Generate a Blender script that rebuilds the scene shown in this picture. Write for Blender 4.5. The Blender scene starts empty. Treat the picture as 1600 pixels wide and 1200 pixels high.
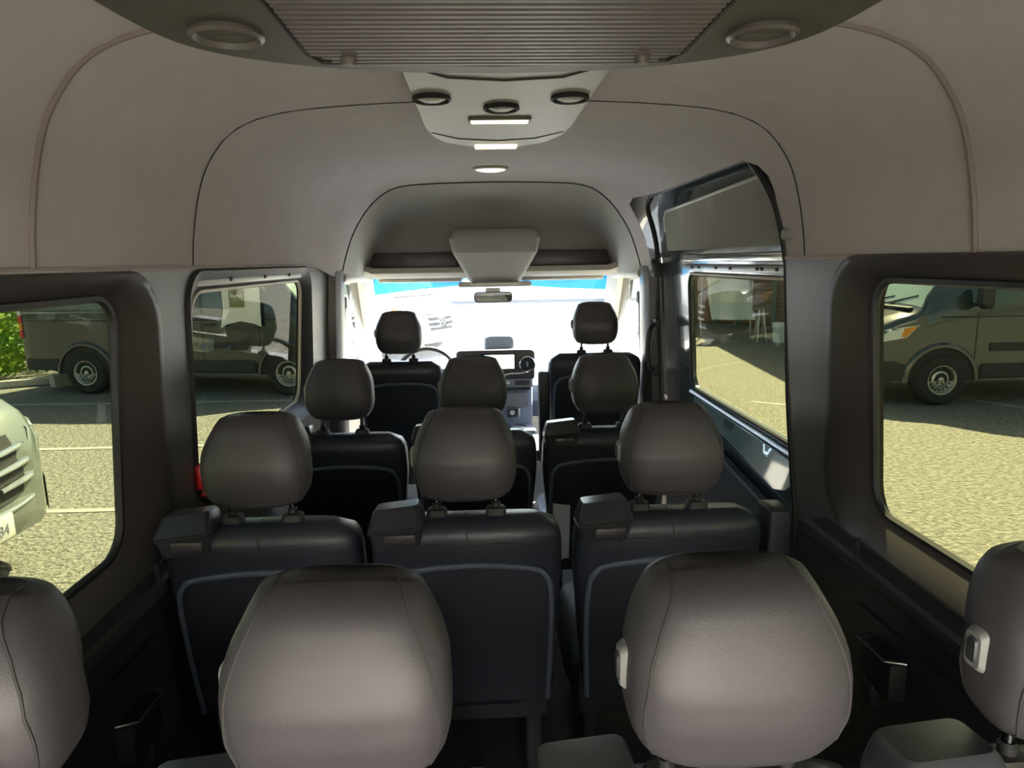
import bpy, bmesh, math, random
from mathutils import Vector, Matrix
from mathutils.geometry import delaunay_2d_cdt
random.seed(7)
sc = bpy.context.scene
COL = sc.collection
PI = math.pi

# ------------------------------------------------------------------ camera, sky, sun, exposure
cam_d = bpy.data.cameras.new('camera'); cam = bpy.data.objects.new('camera', cam_d); COL.objects.link(cam)
cam_d.sensor_fit = 'HORIZONTAL'; cam_d.sensor_width = 36.0; cam_d.lens = 36.0*1060/1600
cam_d.clip_start = .02; cam_d.clip_end = 500
Xr = Vector((0.99879, -0.04636, -0.01639)); Yd = Vector((-0.02441, -0.17804, -0.98372)); Zf = Vector((0.04269, 0.98293, -0.17896))
cam.matrix_world = Matrix(((Xr.x, -Yd.x, -Zf.x, -.07), (Xr.y, -Yd.y, -Zf.y, 0), (Xr.z, -Yd.z, -Zf.z, 2.17), (0, 0, 0, 1)))
sc.camera = cam

w = bpy.data.worlds.new('sky'); sc.world = w; w.use_nodes = True
nt = w.node_tree; nt.nodes.clear()
sky = nt.nodes.new('ShaderNodeTexSky'); sky.sky_type = 'NISHITA'; sky.sun_disc = False
sky.sun_elevation = math.radians(48); sky.sun_rotation = math.radians(24); sky.air_density = 1.0; sky.dust_density = 2.0
bg = nt.nodes.new('ShaderNodeBackground'); bg.inputs[1].default_value = 0.26
wo = nt.nodes.new('ShaderNodeOutputWorld')
nt.links.new(sky.outputs[0], bg.inputs[0]); nt.links.new(bg.outputs[0], wo.inputs[0])

sun_d = bpy.data.lights.new('sun', 'SUN'); sun_d.energy = 19; sun_d.angle = math.radians(.6); sun_d.color = (1, .945, .80)
sun = bpy.data.objects.new('sun', sun_d); COL.objects.link(sun)
sun.rotation_euler = Vector((-.40, -.90, -1.09)).to_track_quat('-Z', 'Y').to_euler()

sc.view_settings.view_transform = 'Standard'; sc.view_settings.look = 'None'
sc.view_settings.exposure = 2.4; sc.view_settings.gamma = 1; sc.view_settings.use_curve_mapping = False

# ------------------------------------------------------------------ materials
def mat(name, col, rough=.6, metal=0., spec=.5, bump=None, vary=None, coat=0., emit=None, estr=0.):
    m = bpy.data.materials.new(name); m.use_nodes = True
    n = m.node_tree; b = n.nodes['Principled BSDF']
    b.inputs['Base Color'].default_value = (*col, 1); b.inputs['Roughness'].default_value = rough
    b.inputs['Metallic'].default_value = metal; b.inputs['Specular IOR Level'].default_value = spec
    b.inputs['Coat Weight'].default_value = coat; b.inputs['Coat Roughness'].default_value = .05
    if emit: b.inputs['Emission Color'].default_value = (*emit, 1); b.inputs['Emission Strength'].default_value = estr
    tc = n.nodes.new('ShaderNodeTexCoord')
    if vary:                                   # (scale, second colour)
        no = n.nodes.new('ShaderNodeTexNoise'); no.inputs['Scale'].default_value = vary[0]; no.inputs['Detail'].default_value = 6
        mx = n.nodes.new('ShaderNodeMix'); mx.data_type = 'RGBA'
        mx.inputs[6].default_value = (*col, 1); mx.inputs[7].default_value = (*vary[1], 1)
        rp = n.nodes.new('ShaderNodeMapRange'); rp.inputs[1].default_value = .35; rp.inputs[2].default_value = .65
        n.links.new(tc.outputs['Object'], no.inputs['Vector']); n.links.new(no.outputs[0], rp.inputs[0])
        n.links.new(rp.outputs[0], mx.inputs[0]); n.links.new(mx.outputs[2], b.inputs['Base Color'])
    if bump:                                   # (scale, strength, distance)
        no = n.nodes.new('ShaderNodeTexNoise'); no.inputs['Scale'].default_value = bump[0]; no.inputs['Detail'].default_value = 3
        bp = n.nodes.new('ShaderNodeBump'); bp.inputs['Strength'].default_value = bump[1]; bp.inputs['Distance'].default_value = bump[2]
        n.links.new(tc.outputs['Object'], no.inputs['Vector']); n.links.new(no.outputs[0], bp.inputs['Height'])
        n.links.new(bp.outputs[0], b.inputs['Normal'])
    return m

def glass(name, tint, refl=1.0):
    m = bpy.data.materials.new(name); m.use_nodes = True
    n = m.node_tree; n.nodes.clear()
    tr = n.nodes.new('ShaderNodeBsdfTransparent'); tr.inputs[0].default_value = (*tint, 1)
    gl = n.nodes.new('ShaderNodeBsdfGlossy'); gl.inputs['Roughness'].default_value = 0.0; gl.inputs[0].default_value = (1, 1, 1, 1)
    fr = n.nodes.new('ShaderNodeLayerWeight'); fr.inputs[0].default_value = .5        # facing -> Schlick reflectance
    pw = n.nodes.new('ShaderNodeMath'); pw.operation = 'POWER'; pw.inputs[1].default_value = 5
    ml = n.nodes.new('ShaderNodeMath'); ml.operation = 'MULTIPLY_ADD'; ml.inputs[1].default_value = .9*refl; ml.inputs[2].default_value = .035*refl
    n.links.new(fr.outputs['Facing'], pw.inputs[0])
    mx = n.nodes.new('ShaderNodeMixShader'); o = n.nodes.new('ShaderNodeOutputMaterial')
    n.links.new(pw.outputs[0], ml.inputs[0]); n.links.new(ml.outputs[0], mx.inputs[0])
    n.links.new(tr.outputs[0], mx.inputs[1]); n.links.new(gl.outputs[0], mx.inputs[2]); n.links.new(mx.outputs[0], o.inputs[0])
    return m

M = {}
M['headliner'] = mat('headliner_fabric', (.45, .408, .415), .9, bump=(420, .3, .002), vary=(9, (.425, .385, .392)))
M['headliner_seam'] = mat('headliner_seam', (.20, .165, .15), .8)
M['seam_dark'] = mat('seam_dark', (.03, .03, .03), .8)
M['trim'] = mat('dark_trim_plastic', (.046, .040, .040), .36, bump=(600, .12, .001))
M['trim_low'] = mat('lower_trim_plastic', (.030, .031, .033), .5, bump=(600, .12, .001))
M['pillar'] = mat('pillar_plastic', (.095, .087, .085), .40, bump=(500, .12, .001))
M['cab'] = mat('cab_lining', (.42, .41, .40), .75, bump=(400, .15, .001))
M['cab_light'] = mat('cab_pillar_plastic', (.46, .43, .38), .6)
M['black'] = mat('black_rubber', (.012, .012, .013), .6)
M['leather'] = mat('grey_leather', (.054, .0485, .056), .46, bump=(330, .22, .0015))
M['leather_seam'] = mat('leather_seam', (.035, .032, .033), .7)
M['seat_leather'] = mat('black_leather', (.022, .026, .040), .40, bump=(210, .3, .002))
M['back_panel'] = mat('seat_back_carpet', (.012, .015, .027), .7, bump=(700, .2, .001))
M['rim'] = mat('seat_back_rim', (.09, .105, .15), .33)
M['gplastic'] = mat('guide_plastic', (.035, .037, .044), .30, bump=(700, .1, .001))
M['chrome'] = mat('chrome', (.75, .75, .75), .18, 1.0)
M['steel'] = mat('brushed_steel', (.42, .42, .42), .35, 1.0)
M['post_dark'] = mat('dark_chrome_post', (.16, .16, .17), .25, 1.0)
M['button'] = mat('button_grey', (.20, .20, .20), .45)
M['floor'] = mat('van_floor_vinyl', (.03, .03, .032), .7, vary=(30, (.045, .045, .047)))
M['white_metal'] = mat('white_painted_metal', (.62, .61, .58), .4)
M['seal'] = mat('light_window_seal', (.50, .44, .38), .45)
M['teal_paint'] = mat('door_paint_dark_teal', (.065, .09, .097), .16, .1, coat=.9)
M['teal_light'] = mat('door_ledge_paint', (.17, .27, .28), .28, .2, coat=1.0)
M['carpet_panel'] = mat('door_insert_panel', (.27, .26, .235), .9, bump=(500, .2, .001))
M['grey_panel'] = mat('door_lower_carpet', (.10, .105, .11), .95, bump=(600, .3, .002))
M['unit'] = mat('roof_unit_plastic', (.066, .063, .055), .55, bump=(500, .15, .001))
M['unit_light'] = mat('roof_console_plastic', (.30, .285, .25), .5, bump=(500, .1, .001))
M['grille'] = mat('roof_grille', (.115, .10, .098), .45)
M['lens'] = mat('lamp_lens_lit', (.9, .86, .7), .3, emit=(1, .86, .55), estr=.55)
M['red'] = mat('red_plastic', (.70, .02, .02), .35)
M['paper'] = mat('white_paper', (.80, .82, .90), .8)
M['dash'] = mat('dash_plastic', (.27, .30, .36), .6, bump=(600, .15, .001))
M['dash_dark'] = mat('dash_dark', (.05, .042, .04), .4)
M['mirror'] = mat('mirror_glass', (.55, .58, .6), .03, 1.0)
M['g_side'] = glass('tinted_side_glass', (.318, .320, .240), .17)
M['g_side_l'] = glass('tinted_side_glass_left', (.316, .326, .256), .13)
M['g_front'] = glass('windscreen_glass', (.96, .98, .97), .8)
M['g_cab'] = glass('cab_door_glass', (.93, .96, .94), .8)
M['g_blue'] = glass('blue_sun_band', (.06, .38, .75), .2)
# outside
M['asphalt'] = mat('asphalt', (.30, .285, .245), .9, bump=(30, .8, .05), vary=(20, (.115, .108, .09)))
M['line'] = mat('road_paint', (.36, .355, .33), .8)
M['kerb'] = mat('concrete_kerb', (.55, .53, .48), .9, bump=(80, .3, .01), vary=(12, (.45, .43, .4)))
M['leaf'] = mat('hedge_leaf', (.16, .33, .03), .5, vary=(1.7, (.30, .40, .05)))
M['stem'] = mat('hedge_stem', (.12, .09, .05), .9)
M['van_dark'] = mat('van_paint_dark_slate', (.026, .034, .040), .22, .2, coat=.7)
M['van_grey'] = mat('van_paint_warm_grey', (.065, .074, .080), .2, .25, coat=.8)
M['van_silver'] = mat('van_paint_silver', (.20, .22, .20), .28, .3, coat=.7)
M['cladding'] = mat('van_cladding', (.028, .031, .032), .6)
M['vglass'] = mat('van_window_dark', (.03, .045, .045), .06, .0, spec=.8, coat=.5)
M['vscreen'] = mat('van_windscreen', (.20, .30, .28), .05, spec=.8, coat=.6)
M['tyre'] = mat('tyre_rubber', (.032, .031, .030), .85, bump=(60, .3, .01))
M['rimsteel'] = mat('wheel_steel', (.45, .45, .42), .35, .7)
M['lamp'] = mat('headlamp_glass', (.55, .62, .68), .08, .3, coat=1)
M['amber'] = mat('amber_lens', (.75, .28, .03), .3)
M['redwhite'] = mat('reflective_red', (.60, .05, .04), .4)
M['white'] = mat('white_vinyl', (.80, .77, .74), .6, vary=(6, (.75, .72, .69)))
M['olive'] = mat('olive_reflection', (.21, .20, .09), .6)
M['plank'] = mat('brown_boards', (.29, .18, .095), .8, vary=(5, (.23, .14, .075)))
M['post'] = mat('green_post', (.15, .20, .15), .7)
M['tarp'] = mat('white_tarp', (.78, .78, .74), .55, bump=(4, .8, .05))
M['bucket'] = mat('white_bucket', (.72, .76, .76), .4)
M['green'] = mat('green_bag', (.05, .55, .12), .5)
M['bwall'] = mat('pale_building_wall', (.55, .52, .46), .9)
M['roof'] = mat('grey_roofing', (.30, .29, .28), .8)

# ------------------------------------------------------------------ mesh helpers
def thing(name, label, cat, loc=(0, 0, 0), rz=0., group=None):
    o = bpy.data.objects.new(name, None); COL.objects.link(o); o.location = loc; o.rotation_euler = (0, 0, rz)
    o.empty_display_size = .1; o['label'] = label; o['category'] = cat
    if group: o['group'] = group
    return o
def tag(o, label, cat, group=None):
    o['label'] = label; o['category'] = cat
    if group: o['group'] = group
    return o
def struct(o, label=None):
    o['kind'] = 'structure'
    if label: o['label'] = label
    return o

def rrect(cx, cy, w, h, r, n=5):
    r = min(r, w/2-1e-4, h/2-1e-4); out = []
    for (sx, sy, a0) in ((1, 1, 0), (-1, 1, 90), (-1, -1, 180), (1, -1, 270)):
        for k in range(n+1):
            a = math.radians(a0+90*k/n)
            out.append((cx+sx*(w/2-r)+r*math.cos(a), cy+sy*(h/2-r)+r*math.sin(a)))
    return out
def inside(p, poly):
    x, y = p; c = False; j = len(poly)-1
    for i in range(len(poly)):
        xi, yi = poly[i]; xj, yj = poly[j]
        if (yi > y) != (yj > y) and x < (xj-xi)*(y-yi)/(yj-yi)+xi: c = not c
        j = i
    return c
def dens(poly, step):
    out = []
    for i, a in enumerate(poly):
        b = poly[(i+1) % len(poly)]; L = math.hypot(b[0]-a[0], b[1]-a[1]); n = max(1, int(L/step))
        for k in range(n): out.append((a[0]+(b[0]-a[0])*k/n, a[1]+(b[1]-a[1])*k/n))
    return out
def spline(pts, n=6, closed=False):
    P = [Vector(p) for p in pts]; out = []; N = len(P)
    rng = range(N if closed else N-1)
    for i in rng:
        g = (lambda k: P[k % N]) if closed else (lambda k: P[max(0, min(N-1, k))])
        p0, p1, p2, p3 = g(i-1), g(i), g(i+1), g(i+2)
        for k in range(n):
            t = k/n
            out.append(.5*((2*p1)+(p2-p0)*t+(2*p0-5*p1+4*p2-p3)*t*t+(3*p1-p0-3*p2+p3)*t**3))
    if not closed: out.append(P[-1])
    return out

class G:
    def __init__(s): s.v = []; s.f = []
    def add(s, vs, fs):
        o = len(s.v); s.v += [tuple(v) for v in vs]; s.f += [tuple(i+o for i in f) for f in fs]; return s
    def bm(s, b):
        b.verts.index_update(); s.add([v.co[:] for v in b.verts], [[v.index for v in f.verts] for f in b.faces]); b.free(); return s
    def box(s, c, d, bev=0., seg=2, rot=None):
        b = bmesh.new(); bmesh.ops.create_cube(b, size=1)
        bmesh.ops.scale(b, vec=d, verts=b.verts)
        if bev: bmesh.ops.bevel(b, geom=b.edges[:], offset=min(bev, min(d)*.49), segments=seg, profile=.5, affect='EDGES')
        if rot is not None: bmesh.ops.rotate(b, matrix=rot, verts=b.verts)
        bmesh.ops.translate(b, vec=c, verts=b.verts); return s.bm(b)
    def loft(s, rings, closed=True, cap0=False, cap1=False):
        n = len(rings[0]); vs = [p for r in rings for p in r]; fs = []
        for i in range(len(rings)-1):
            for j in range(n if closed else n-1):
                k = (j+1) % n; fs.append((i*n+j, i*n+k, (i+1)*n+k, (i+1)*n+j))
        if cap0: fs.append(tuple(range(n))[::-1])
        if cap1: fs.append(tuple((len(rings)-1)*n+j for j in range(n)))
        return s.add(vs, fs)
    def tube(s, pts, r, n=8, caps=True, closed=False):
        P = [Vector(p) for p in pts]; rings = []
        up = Vector((0, 0, 1)); a = None
        for i, p in enumerate(P):
            if closed: t = (P[(i+1) % len(P)]-P[i-1])
            else: t = P[min(i+1, len(P)-1)]-P[max(i-1, 0)]
            t.normalize()
            if a is None:
                a = t.cross(up)
                if a.length < .1: a = t.cross(Vector((1, 0, 0)))
            else:
                a = a-t*a.dot(t)          # carry the frame along so the tube never twists
            a.normalize(); b = t.cross(a)
            rr = r[i] if isinstance(r, (list, tuple)) else r
            rings.append([p+a*rr*math.cos(2*PI*k/n)+b*rr*math.sin(2*PI*k/n) for k in range(n)])
        if closed: rings.append(rings[0])
        return s.loft(rings, True, caps and not closed, caps and not closed)
    def lathe(s, prof, c=(0, 0, 0), axis='z', n=28, cap0=False, cap1=False):   # prof: (radius, height)
        rings = []
        for r, h in prof:
            ring = []
            for k in range(n):
                a = 2*PI*k/n; u, v_ = r*math.cos(a), r*math.sin(a)
                p = {'z': (u, v_, h), 'x': (h, u, v_), 'y': (u, h, v_)}[axis]
                ring.append((p[0]+c[0], p[1]+c[1], p[2]+c[2]))
            rings.append(ring)
        return s.loft(rings, True, cap0, cap1)
    def panel(s, outline, holes, fn, grid=.08, thick=None):
        """flat outline with holes -> triangulated -> mapped to 3D by fn(a, b); thick = offset vector fn"""
        P = []; E = []
        for poly in [outline]+holes:
            q = dens(poly, grid); o = len(P); P += q; E += [(o+i, o+(i+1) % len(q)) for i in range(len(q))]
        nb = len(P)
        xs = [p[0] for p in outline]; ys = [p[1] for p in outline]
        x = min(xs)+grid*.5
        while x < max(xs):
            y = min(ys)+grid*.5
            while y < max(ys):
                if inside((x, y), outline) and not any(inside((x, y), h) for h in holes):
                    if min((p[0]-x)**2+(p[1]-y)**2 for p in P[:nb]) > (grid*.35)**2: P.append((x, y))
                y += grid
            x += grid
        r = delaunay_2d_cdt([Vector(p) for p in P], E, [], 0, 1e-6)
        vv = [tuple(v) for v in r[0]]; T = []
        for t in r[2]:
            c = (sum(vv[i][0] for i in t)/3, sum(vv[i][1] for i in t)/3)
            if inside(c, outline) and not any(inside(c, h) for h in holes): T.append(tuple(t))
        top = [fn(*p) for p in vv]
        if not thick: return s.add(top, T)
        bot = [tuple(a+b for a, b in zip(fn(*p), thick)) for p in vv]; n = len(vv)
        cnt = {}
        for t in T:
            for i in range(3):
                e = (t[i], t[(i+1) % 3]); cnt[e] = 1
        side = [(b, a, a+n, b+n) for (a, b) in cnt if (b, a) not in cnt]
        return s.add(top+bot, T+[tuple(i+n for i in t[::-1]) for t in T]+side)
    def build(s, name, m, parent=None, smooth=True, ang=40):
        me = bpy.data.meshes.new(name); me.from_pydata(s.v, [], s.f); me.materials.append(m)
        b = bmesh.new(); b.from_mesh(me); bmesh.ops.recalc_face_normals(b, faces=b.faces)
        if smooth:
            for f in b.faces: f.smooth = True
            th = math.radians(ang)
            for e in b.edges:
                if len(e.link_faces) == 2 and e.calc_face_angle(0) > th: e.smooth = False
        b.to_mesh(me); b.free()
        o = bpy.data.objects.new(name, me); COL.objects.link(o)
        if parent: o.parent = parent
        return o
def copy_tree(o, parent=None):
    c = o.copy(); COL.objects.link(c); c.parent = parent
    for ch in list(o.children): copy_tree(ch, c)
    return c
def text(body, size, m, parent, loc, rot, name='lettering'):
    cu = bpy.data.curves.new(name, 'FONT'); cu.body = body; cu.size = size; cu.align_x = 'CENTER'; cu.align_y = 'CENTER'; cu.extrude = .001
    cu.materials.append(m)
    o = bpy.data.objects.new(name, cu); COL.objects.link(o); o.location = loc; o.rotation_euler = rot
    me = bpy.data.meshes.new_from_object(o.evaluated_get(bpy.context.evaluated_depsgraph_get())); bpy.data.objects.remove(o)
    o = bpy.data.objects.new(name, me); COL.objects.link(o); o.location = loc; o.rotation_euler = rot
    if parent: o.parent = parent
    return o
def sstep(a, b, x):
    t = max(0, min(1, (x-a)/(b-a))); return t*t*(3-2*t)
def lerp(a, b, t): return a+(b-a)*t
def interp(tab, x):
    if x <= tab[0][0]: return tab[0][1]
    for (a, fa), (b, fb) in zip(tab, tab[1:]):
        if x <= b: return fa+(fb-fa)*(x-a)/(b-a)
    return tab[-1][1]

FL = .65      # van floor above the ground
# ------------------------------------------------------------------ ground
g = G(); g.box((0, 12, -.1), (120, 120, .2)); struct(g.build('ground', M['asphalt']))
YB = -.75     # rear end of the van body
# ------------------------------------------------------------------ van shell: headliner
HS = spline([(.872, 2.165), (.862, 2.25), (.838, 2.36), (.800, 2.45), (.725, 2.53), (.60, 2.573), (.40, 2.592), (.20, 2.600), (0, 2.602)], 5)
HS = [(p.x, p.y) for p in [Vector((a[0], a[1])) for a in HS]]
AS = spline([(.830, 2.09), (.800, 2.20), (.755, 2.32), (.68, 2.44), (.585, 2.53), (.48, 2.572), (.32, 2.584), (.16, 2.588), (0, 2.590)], 5)
AS = [(p[0], p[1]) for p in AS]
NH = len(HS)-1
def hsec(u, y):                      # u in -1..1 across, y along -> x, z of the lining
    k = (1-abs(u))*NH; i = min(int(k), NH-1); t = k-i
    hx, hz = lerp(HS[i][0], HS[i+1][0], t), lerp(HS[i][1], HS[i+1][1], t)
    ax, az = lerp(AS[i][0], AS[i+1][0], t), lerp(AS[i][1], AS[i+1][1], t)
    b = sstep(3.22, 3.78, y)
    x, z = lerp(hx, ax, b), lerp(hz, az, b)
    return (x if u > 0 else -x), z
def hmap(u, y):
    x, z = hsec(u, y); return (x, y, z)
def uz(z):                            # u on the right side for a given height near the wall
    for i in range(NH):
        if HS[i+1][1] >= z:
            t = (z-HS[i][1])/(HS[i+1][1]-HS[i][1]); return 1-(i+t)/NH
    return 0
# opening of the sliding door reaches up into the headliner on the right
un = uz(2.475)
notch = [(1.0, 2.10), (un+.10, 2.115), (un+.04, 2.16), (un, 2.24), (un, 3.52), (un+.03, 3.585), (un+.08, 3.60), (1.0, 3.60)]
out = [(-1, YB), (1, YB)]+notch+[(1, 3.78), (-1, 3.78)]
g = G(); g.panel(out, [], hmap, .06); ceil = struct(g.build('ceiling', M['headliner'], ang=60))
for yy, m, r, z0 in ((1.27, M['headliner_seam'], .0065, 0), (1.96, M['seam_dark'], .0017, 0)):
    g = G(); g.tube([(hsec(u, yy)[0]*.998, yy, hsec(u, yy)[1]-.001) for u in [-.985+1.97*k/90 for k in range(91)]], r, 6)
    struct(g.build('headliner_seam', m, ceil))
g = G(); g.tube([(hsec(u, 3.78)[0], 3.78, hsec(u, 3.78)[1]-.001) for u in [-1+2*k/90 for k in range(91)]], .006, 6); struct(g.build('headliner_seam', M['seam_dark'], ceil))
# lower welt of the headliner
for s_, segs in ((-1, [(YB, 3.7)]), (1, [(YB, 2.1)])):
    for a, b in segs:
        g = G(); g.tube([(s_*.872, lerp(a, b, k/12), 2.165) for k in range(13)], .007, 6); struct(g.build('headliner_edge', M['headliner'], ceil))
g = G(); g.box((0, YB+.03, 2.36), (1.78, .06, .52), .02); struct(g.build('trim_rear_light_block', M['pillar']))  # unseen header panel, added to keep rear light off the ceiling
# outer roof skin (keeps daylight out)
g = G(); R = []
for yy in (YB, 1, 2.5, 3.6, 4.2, 4.72):
    dz = interp([(3.6, 0), (4.2, -.13), (4.72, -.50)], yy)
    R.append([(x*1.09, yy, max(2.10, z+.06+dz)) for x, z in [(-.93, 2.1)]+[(-a, b) for a, b in HS]+[(a, b) for a, b in HS[::-1]]+[(.93, 2.1)]])
g.loft(R, False); struct(g.build('roof', M['van_dark']))

# ------------------------------------------------------------------ side walls
def xin(z): return interp([(.65, .905), (1.38, .905), (1.47, .900), (2.17, .868)], z)
def xgl(z): return interp([(1.40, .965), (2.17, .902)], z)
def window_opening(cy, cz, w, h, r): return rrect(cy, cz, w, h, r, 6)
LW1 = (0.42, 1.795, 2.62, .72, .13)      # openings in the trim (centre y, centre z, w, h, r)
LW2 = (2.58, 1.815, 1.36, .68, .10)
RW1 = (0.49, 1.805, 2.62, .72, .13)
FW = [(3.98, 1.50), (4.98, 1.50), (4.90, 1.60), (4.50, 2.03), (3.98, 2.06)]
FWW = [(3.90, 1.44), (5.12, 1.44), (5.00, 1.58), (4.56, 2.08), (3.90, 2.10)]
def xcab(y, z):
    return xin(z)
def wallmap(s): return lambda y, z: (s*xin(z), y, z)
YE = 5.25
outL = [(YB, FL), (YE, FL), (YE, 1.42), (4.62, 2.10), (3.78, 2.12), (3.70, 2.168), (YB, 2.168)]
g = G(); g.panel(outL, [window_opening(*LW1), window_opening(*LW2), FWW], wallmap(-1), .09, (-.012, 0, 0))
wl = struct(g.build('wall_left', M['pillar'], ang=50))
outR = [(YB, FL), (1.99, FL), (1.99, 1.30), (2.01, 1.45), (2.05, 1.75), (2.08, 2.168), (YB, 2.168)]
g = G(); g.panel(outR, [window_opening(*RW1)], wallmap(1), .09, (.012, 0, 0))
wr = struct(g.build('wall_right', M['pillar'], ang=50))
outRf = [(3.58, FL), (YE, FL), (YE, 1.42), (4.62, 2.10), (3.78, 2.12), (3.72, 2.168), (3.58, 2.168)]
g = G(); g.panel(outRf, [FWW], wallmap(1), .09, (.012, 0, 0)); struct(g.build('wall_front_right', M['pillar'], ang=50))
# outer skins of the walls below the windows
for s_ in (-1, 1):
    g = G(); g.box((s_*.985, 2.2, 1.0), (.02, 6.0, .80)); struct(g.build('trim_outer_skin', M['van_dark']))
    g = G(); g.panel([(YB, 1.2), (5.0, 1.2), (5.0, 1.40), (4.6, 2.13), (YB, 2.19)], [rrect(LW1[0], 1.805, 2.50, .66, .1), rrect(2.66, 1.815, 1.26, .62, .1), FW], lambda y, z: (s_*(xgl(z)+.02), y, z), .12, (s_*.01, 0, 0))
    struct(g.build('trim_outer_pillar', M['black']))

def surround(name, s, op, gl, m, n=6, parent=None, bulge=.0):
    """rounded reveal from the trim opening to the glass edge"""
    A = rrect(*op, n); B = rrect(*gl, n); rings = []
    rings.append([(s*(xin(z)-.001), y, z) for y, z in [(lerp(b[0], a[0], 1.09), lerp(b[1], a[1], 1.12)) for a, b in zip(A, B)]])
    rings.append([(s*(xin(z)-.010), y, z) for y, z in A])
    for t in (.15, .35, .6, .85, 1.0):
        q = [(lerp(a[0], b[0], t), lerp(a[1], b[1], t)) for a, b in zip(A, B)]
        d = t**1.5
        rings.append([(s*lerp(xin(z)-.008, xgl(z), d), y, z) for y, z in q])
    g = G(); g.loft(rings, True); return struct(g.build(name, m, parent, ang=55))
def pane(name, s, gl, m, parent=None, n=6):
    g = G(); g.panel(rrect(*gl, n), [], lambda y, z: (s*xgl(z), y, z), .15, (s*.004, 0, 0)); return struct(g.build(name, m, parent))
def edge_tube(name, s, gl, r, m, off=-.004, parent=None):
    g = G(); g.tube([(s*(xgl(z)+off), y, z) for y, z in dens(rrect(*gl, 6), .1)], r, 6, closed=True); return struct(g.build(name, m, parent))
GL1 = (0.34, 1.800, 2.48, .61, .075)
GR1 = (0.415, 1.812, 2.46, .60, .075)
GL2 = (2.585, 1.820, 1.20, .54, .075)
w1 = pane('window_1', -1, GL1, M['g_side_l']); surround('window_frame', -1, LW1, GL1, M['trim'], parent=w1); edge_tube('window_seal', -1, GL1, .010, M['black'], -.006, w1)
w2 = pane('window_2', 1, GR1, M['g_side']); surround('window_frame', 1, RW1, GR1, M['trim'], parent=w2); edge_tube('window_seal', 1, GR1, .010, M['black'], -.006, w2)
w3 = pane('window_3', -1, GL2, M['g_side_l']); surround('window_frame', -1, LW2, GL2, M['black'], parent=w3)
edge_tube('window_seal', -1, (GL2[0], GL2[1], GL2[2]+.012, GL2[3]+.012, .08), .007, M['seal'], -.012, w3)
g = G(); g.box((-.884, 2.56, 2.128), (.020, 1.15, .034), .004); struct(g.build('window_rail', M['white_metal'], w3))
for yy in (2.25, 2.60, 2.93):
    g = G(); g.lathe([(.0, -.868), (.008, -.868), (.010, -.874), (.010, -.880)], (0, yy, 2.129), 'x', 10); struct(g.build('rail_screw', M['black'], w3))

# lower wall trims: sill cap, dark lower panel, ridge
for s_, y1 in ((-1, 1.95), (1, 1.96)):
    def low(y, z, s_=s_): return (s_*(xin(z)-.006), y, z)
    side = 'left' if s_ < 0 else 'right'
    g = G(); g.panel([(YB, FL), (y1, FL), (y1, 1.36), (1.80, 1.43), (YB, 1.43)], [], low, .12, (s_*.004, 0, 0))
    tl = struct(g.build('trim_lower_'+side, M['trim_low']))
    rp = [(.012, 0), (0, .012), (-.006, .03), (-.004, .05), (.012, .06)]
    g = G(); g.loft([[(s_*(xin(1.3)-.016+a), yy, 1.335+b) for a, b in rp] for yy in (YB, .5, 1.2, 1.9)], False); struct(g.build('trim_ridge_'+side, M['trim_low'], tl))
    g = G(); g.panel(rrect(.55, 1.0, 2.2, .56, .08), [], lambda y, z: (s_*(xin(z)-.016), y, z), .2, (s_*.008, 0, 0)); struct(g.build('door_pocket_panel', M['trim_low'], tl))
    g = G(); g.box((s_*.882, 1.60, 1.43), (.012, .006, .05)); struct(g.build('panel_joint', M['black'], tl))
    # belt stowage socket with chromed lip
    yb = 1.44 if s_ > 0 else 1.42; zb = 1.245 if s_ > 0 else 1.19
    t = thing('wall_socket', 'black seat belt stowage pocket on the %s wall below the rear window' % side, 'belt pocket', (s_*.885, yb, zb))
    g = G()
    g.box((-s_*.012, 0, -.055), (.050, .13, .10), .012); g.build('pocket', M['black'], t)
    g = G(); g.tube([(-s_*.002, -.07, .0), (-s_*.045, -.055, .0), (-s_*.048, .055, 0), (-s_*.002, .07, 0)], .0025, 6); g.build('chrome_lip', M['steel'], t)
    g = G(); g.box((-s_*.030, .012, -.12), (.03, .045, .06), .008); g.build('latch', M['black'], t)

# ------------------------------------------------------------------ sliding door on the right
def xd(z): return interp([(.70, .955), (1.40, .955), (2.10, .915), (2.50, .865)], z)
dmap = lambda y, z: (xd(z), y, z)
GD = (2.625, 1.825, 1.13, .53, .06)
g = G(); g.panel([(1.97, .70), (3.66, .70), (3.66, 2.40), (3.60, 2.50), (2.10, 2.50), (2.06, 2.2)], [rrect(*GD, 6)], dmap, .12, (.02, 0, 0))
door = struct(g.build('door_1', M['teal_paint'], ang=50), 'dark teal painted sliding door with window')
g = G(); g.panel(rrect(*GD, 6), [], lambda y, z: (xd(z)+.012, y, z), .15, (.004, 0, 0)); struct(g.build('window_pane', M['g_side'], door))
g = G(); g.tube([(xd(z)-.002, y, z) for y, z in dens(rrect(GD[0], GD[1], GD[2]+.01, GD[3]+.01, .06, 6), .1)], .009, 6, closed=True); struct(g.build('window_seal', M['black'], door))
g = G(); g.tube([(xd(2.095)-.010, 2.10, 2.098), (xd(2.095)-.010, 3.15, 2.098)], .006, 6); struct(g.build('window_top_strip', M['seal'], door))
g = G(); g.panel([(2.17, 2.205), (3.50, 2.205), (3.50, 2.36), (3.46, 2.395), (2.29, 2.425), (2.22, 2.40)], [], lambda y, z: (xd(z)-.012, y, z), .08, (.010, 0, 0)); struct(g.build('upper_insert', M['carpet_panel'], door))
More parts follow.
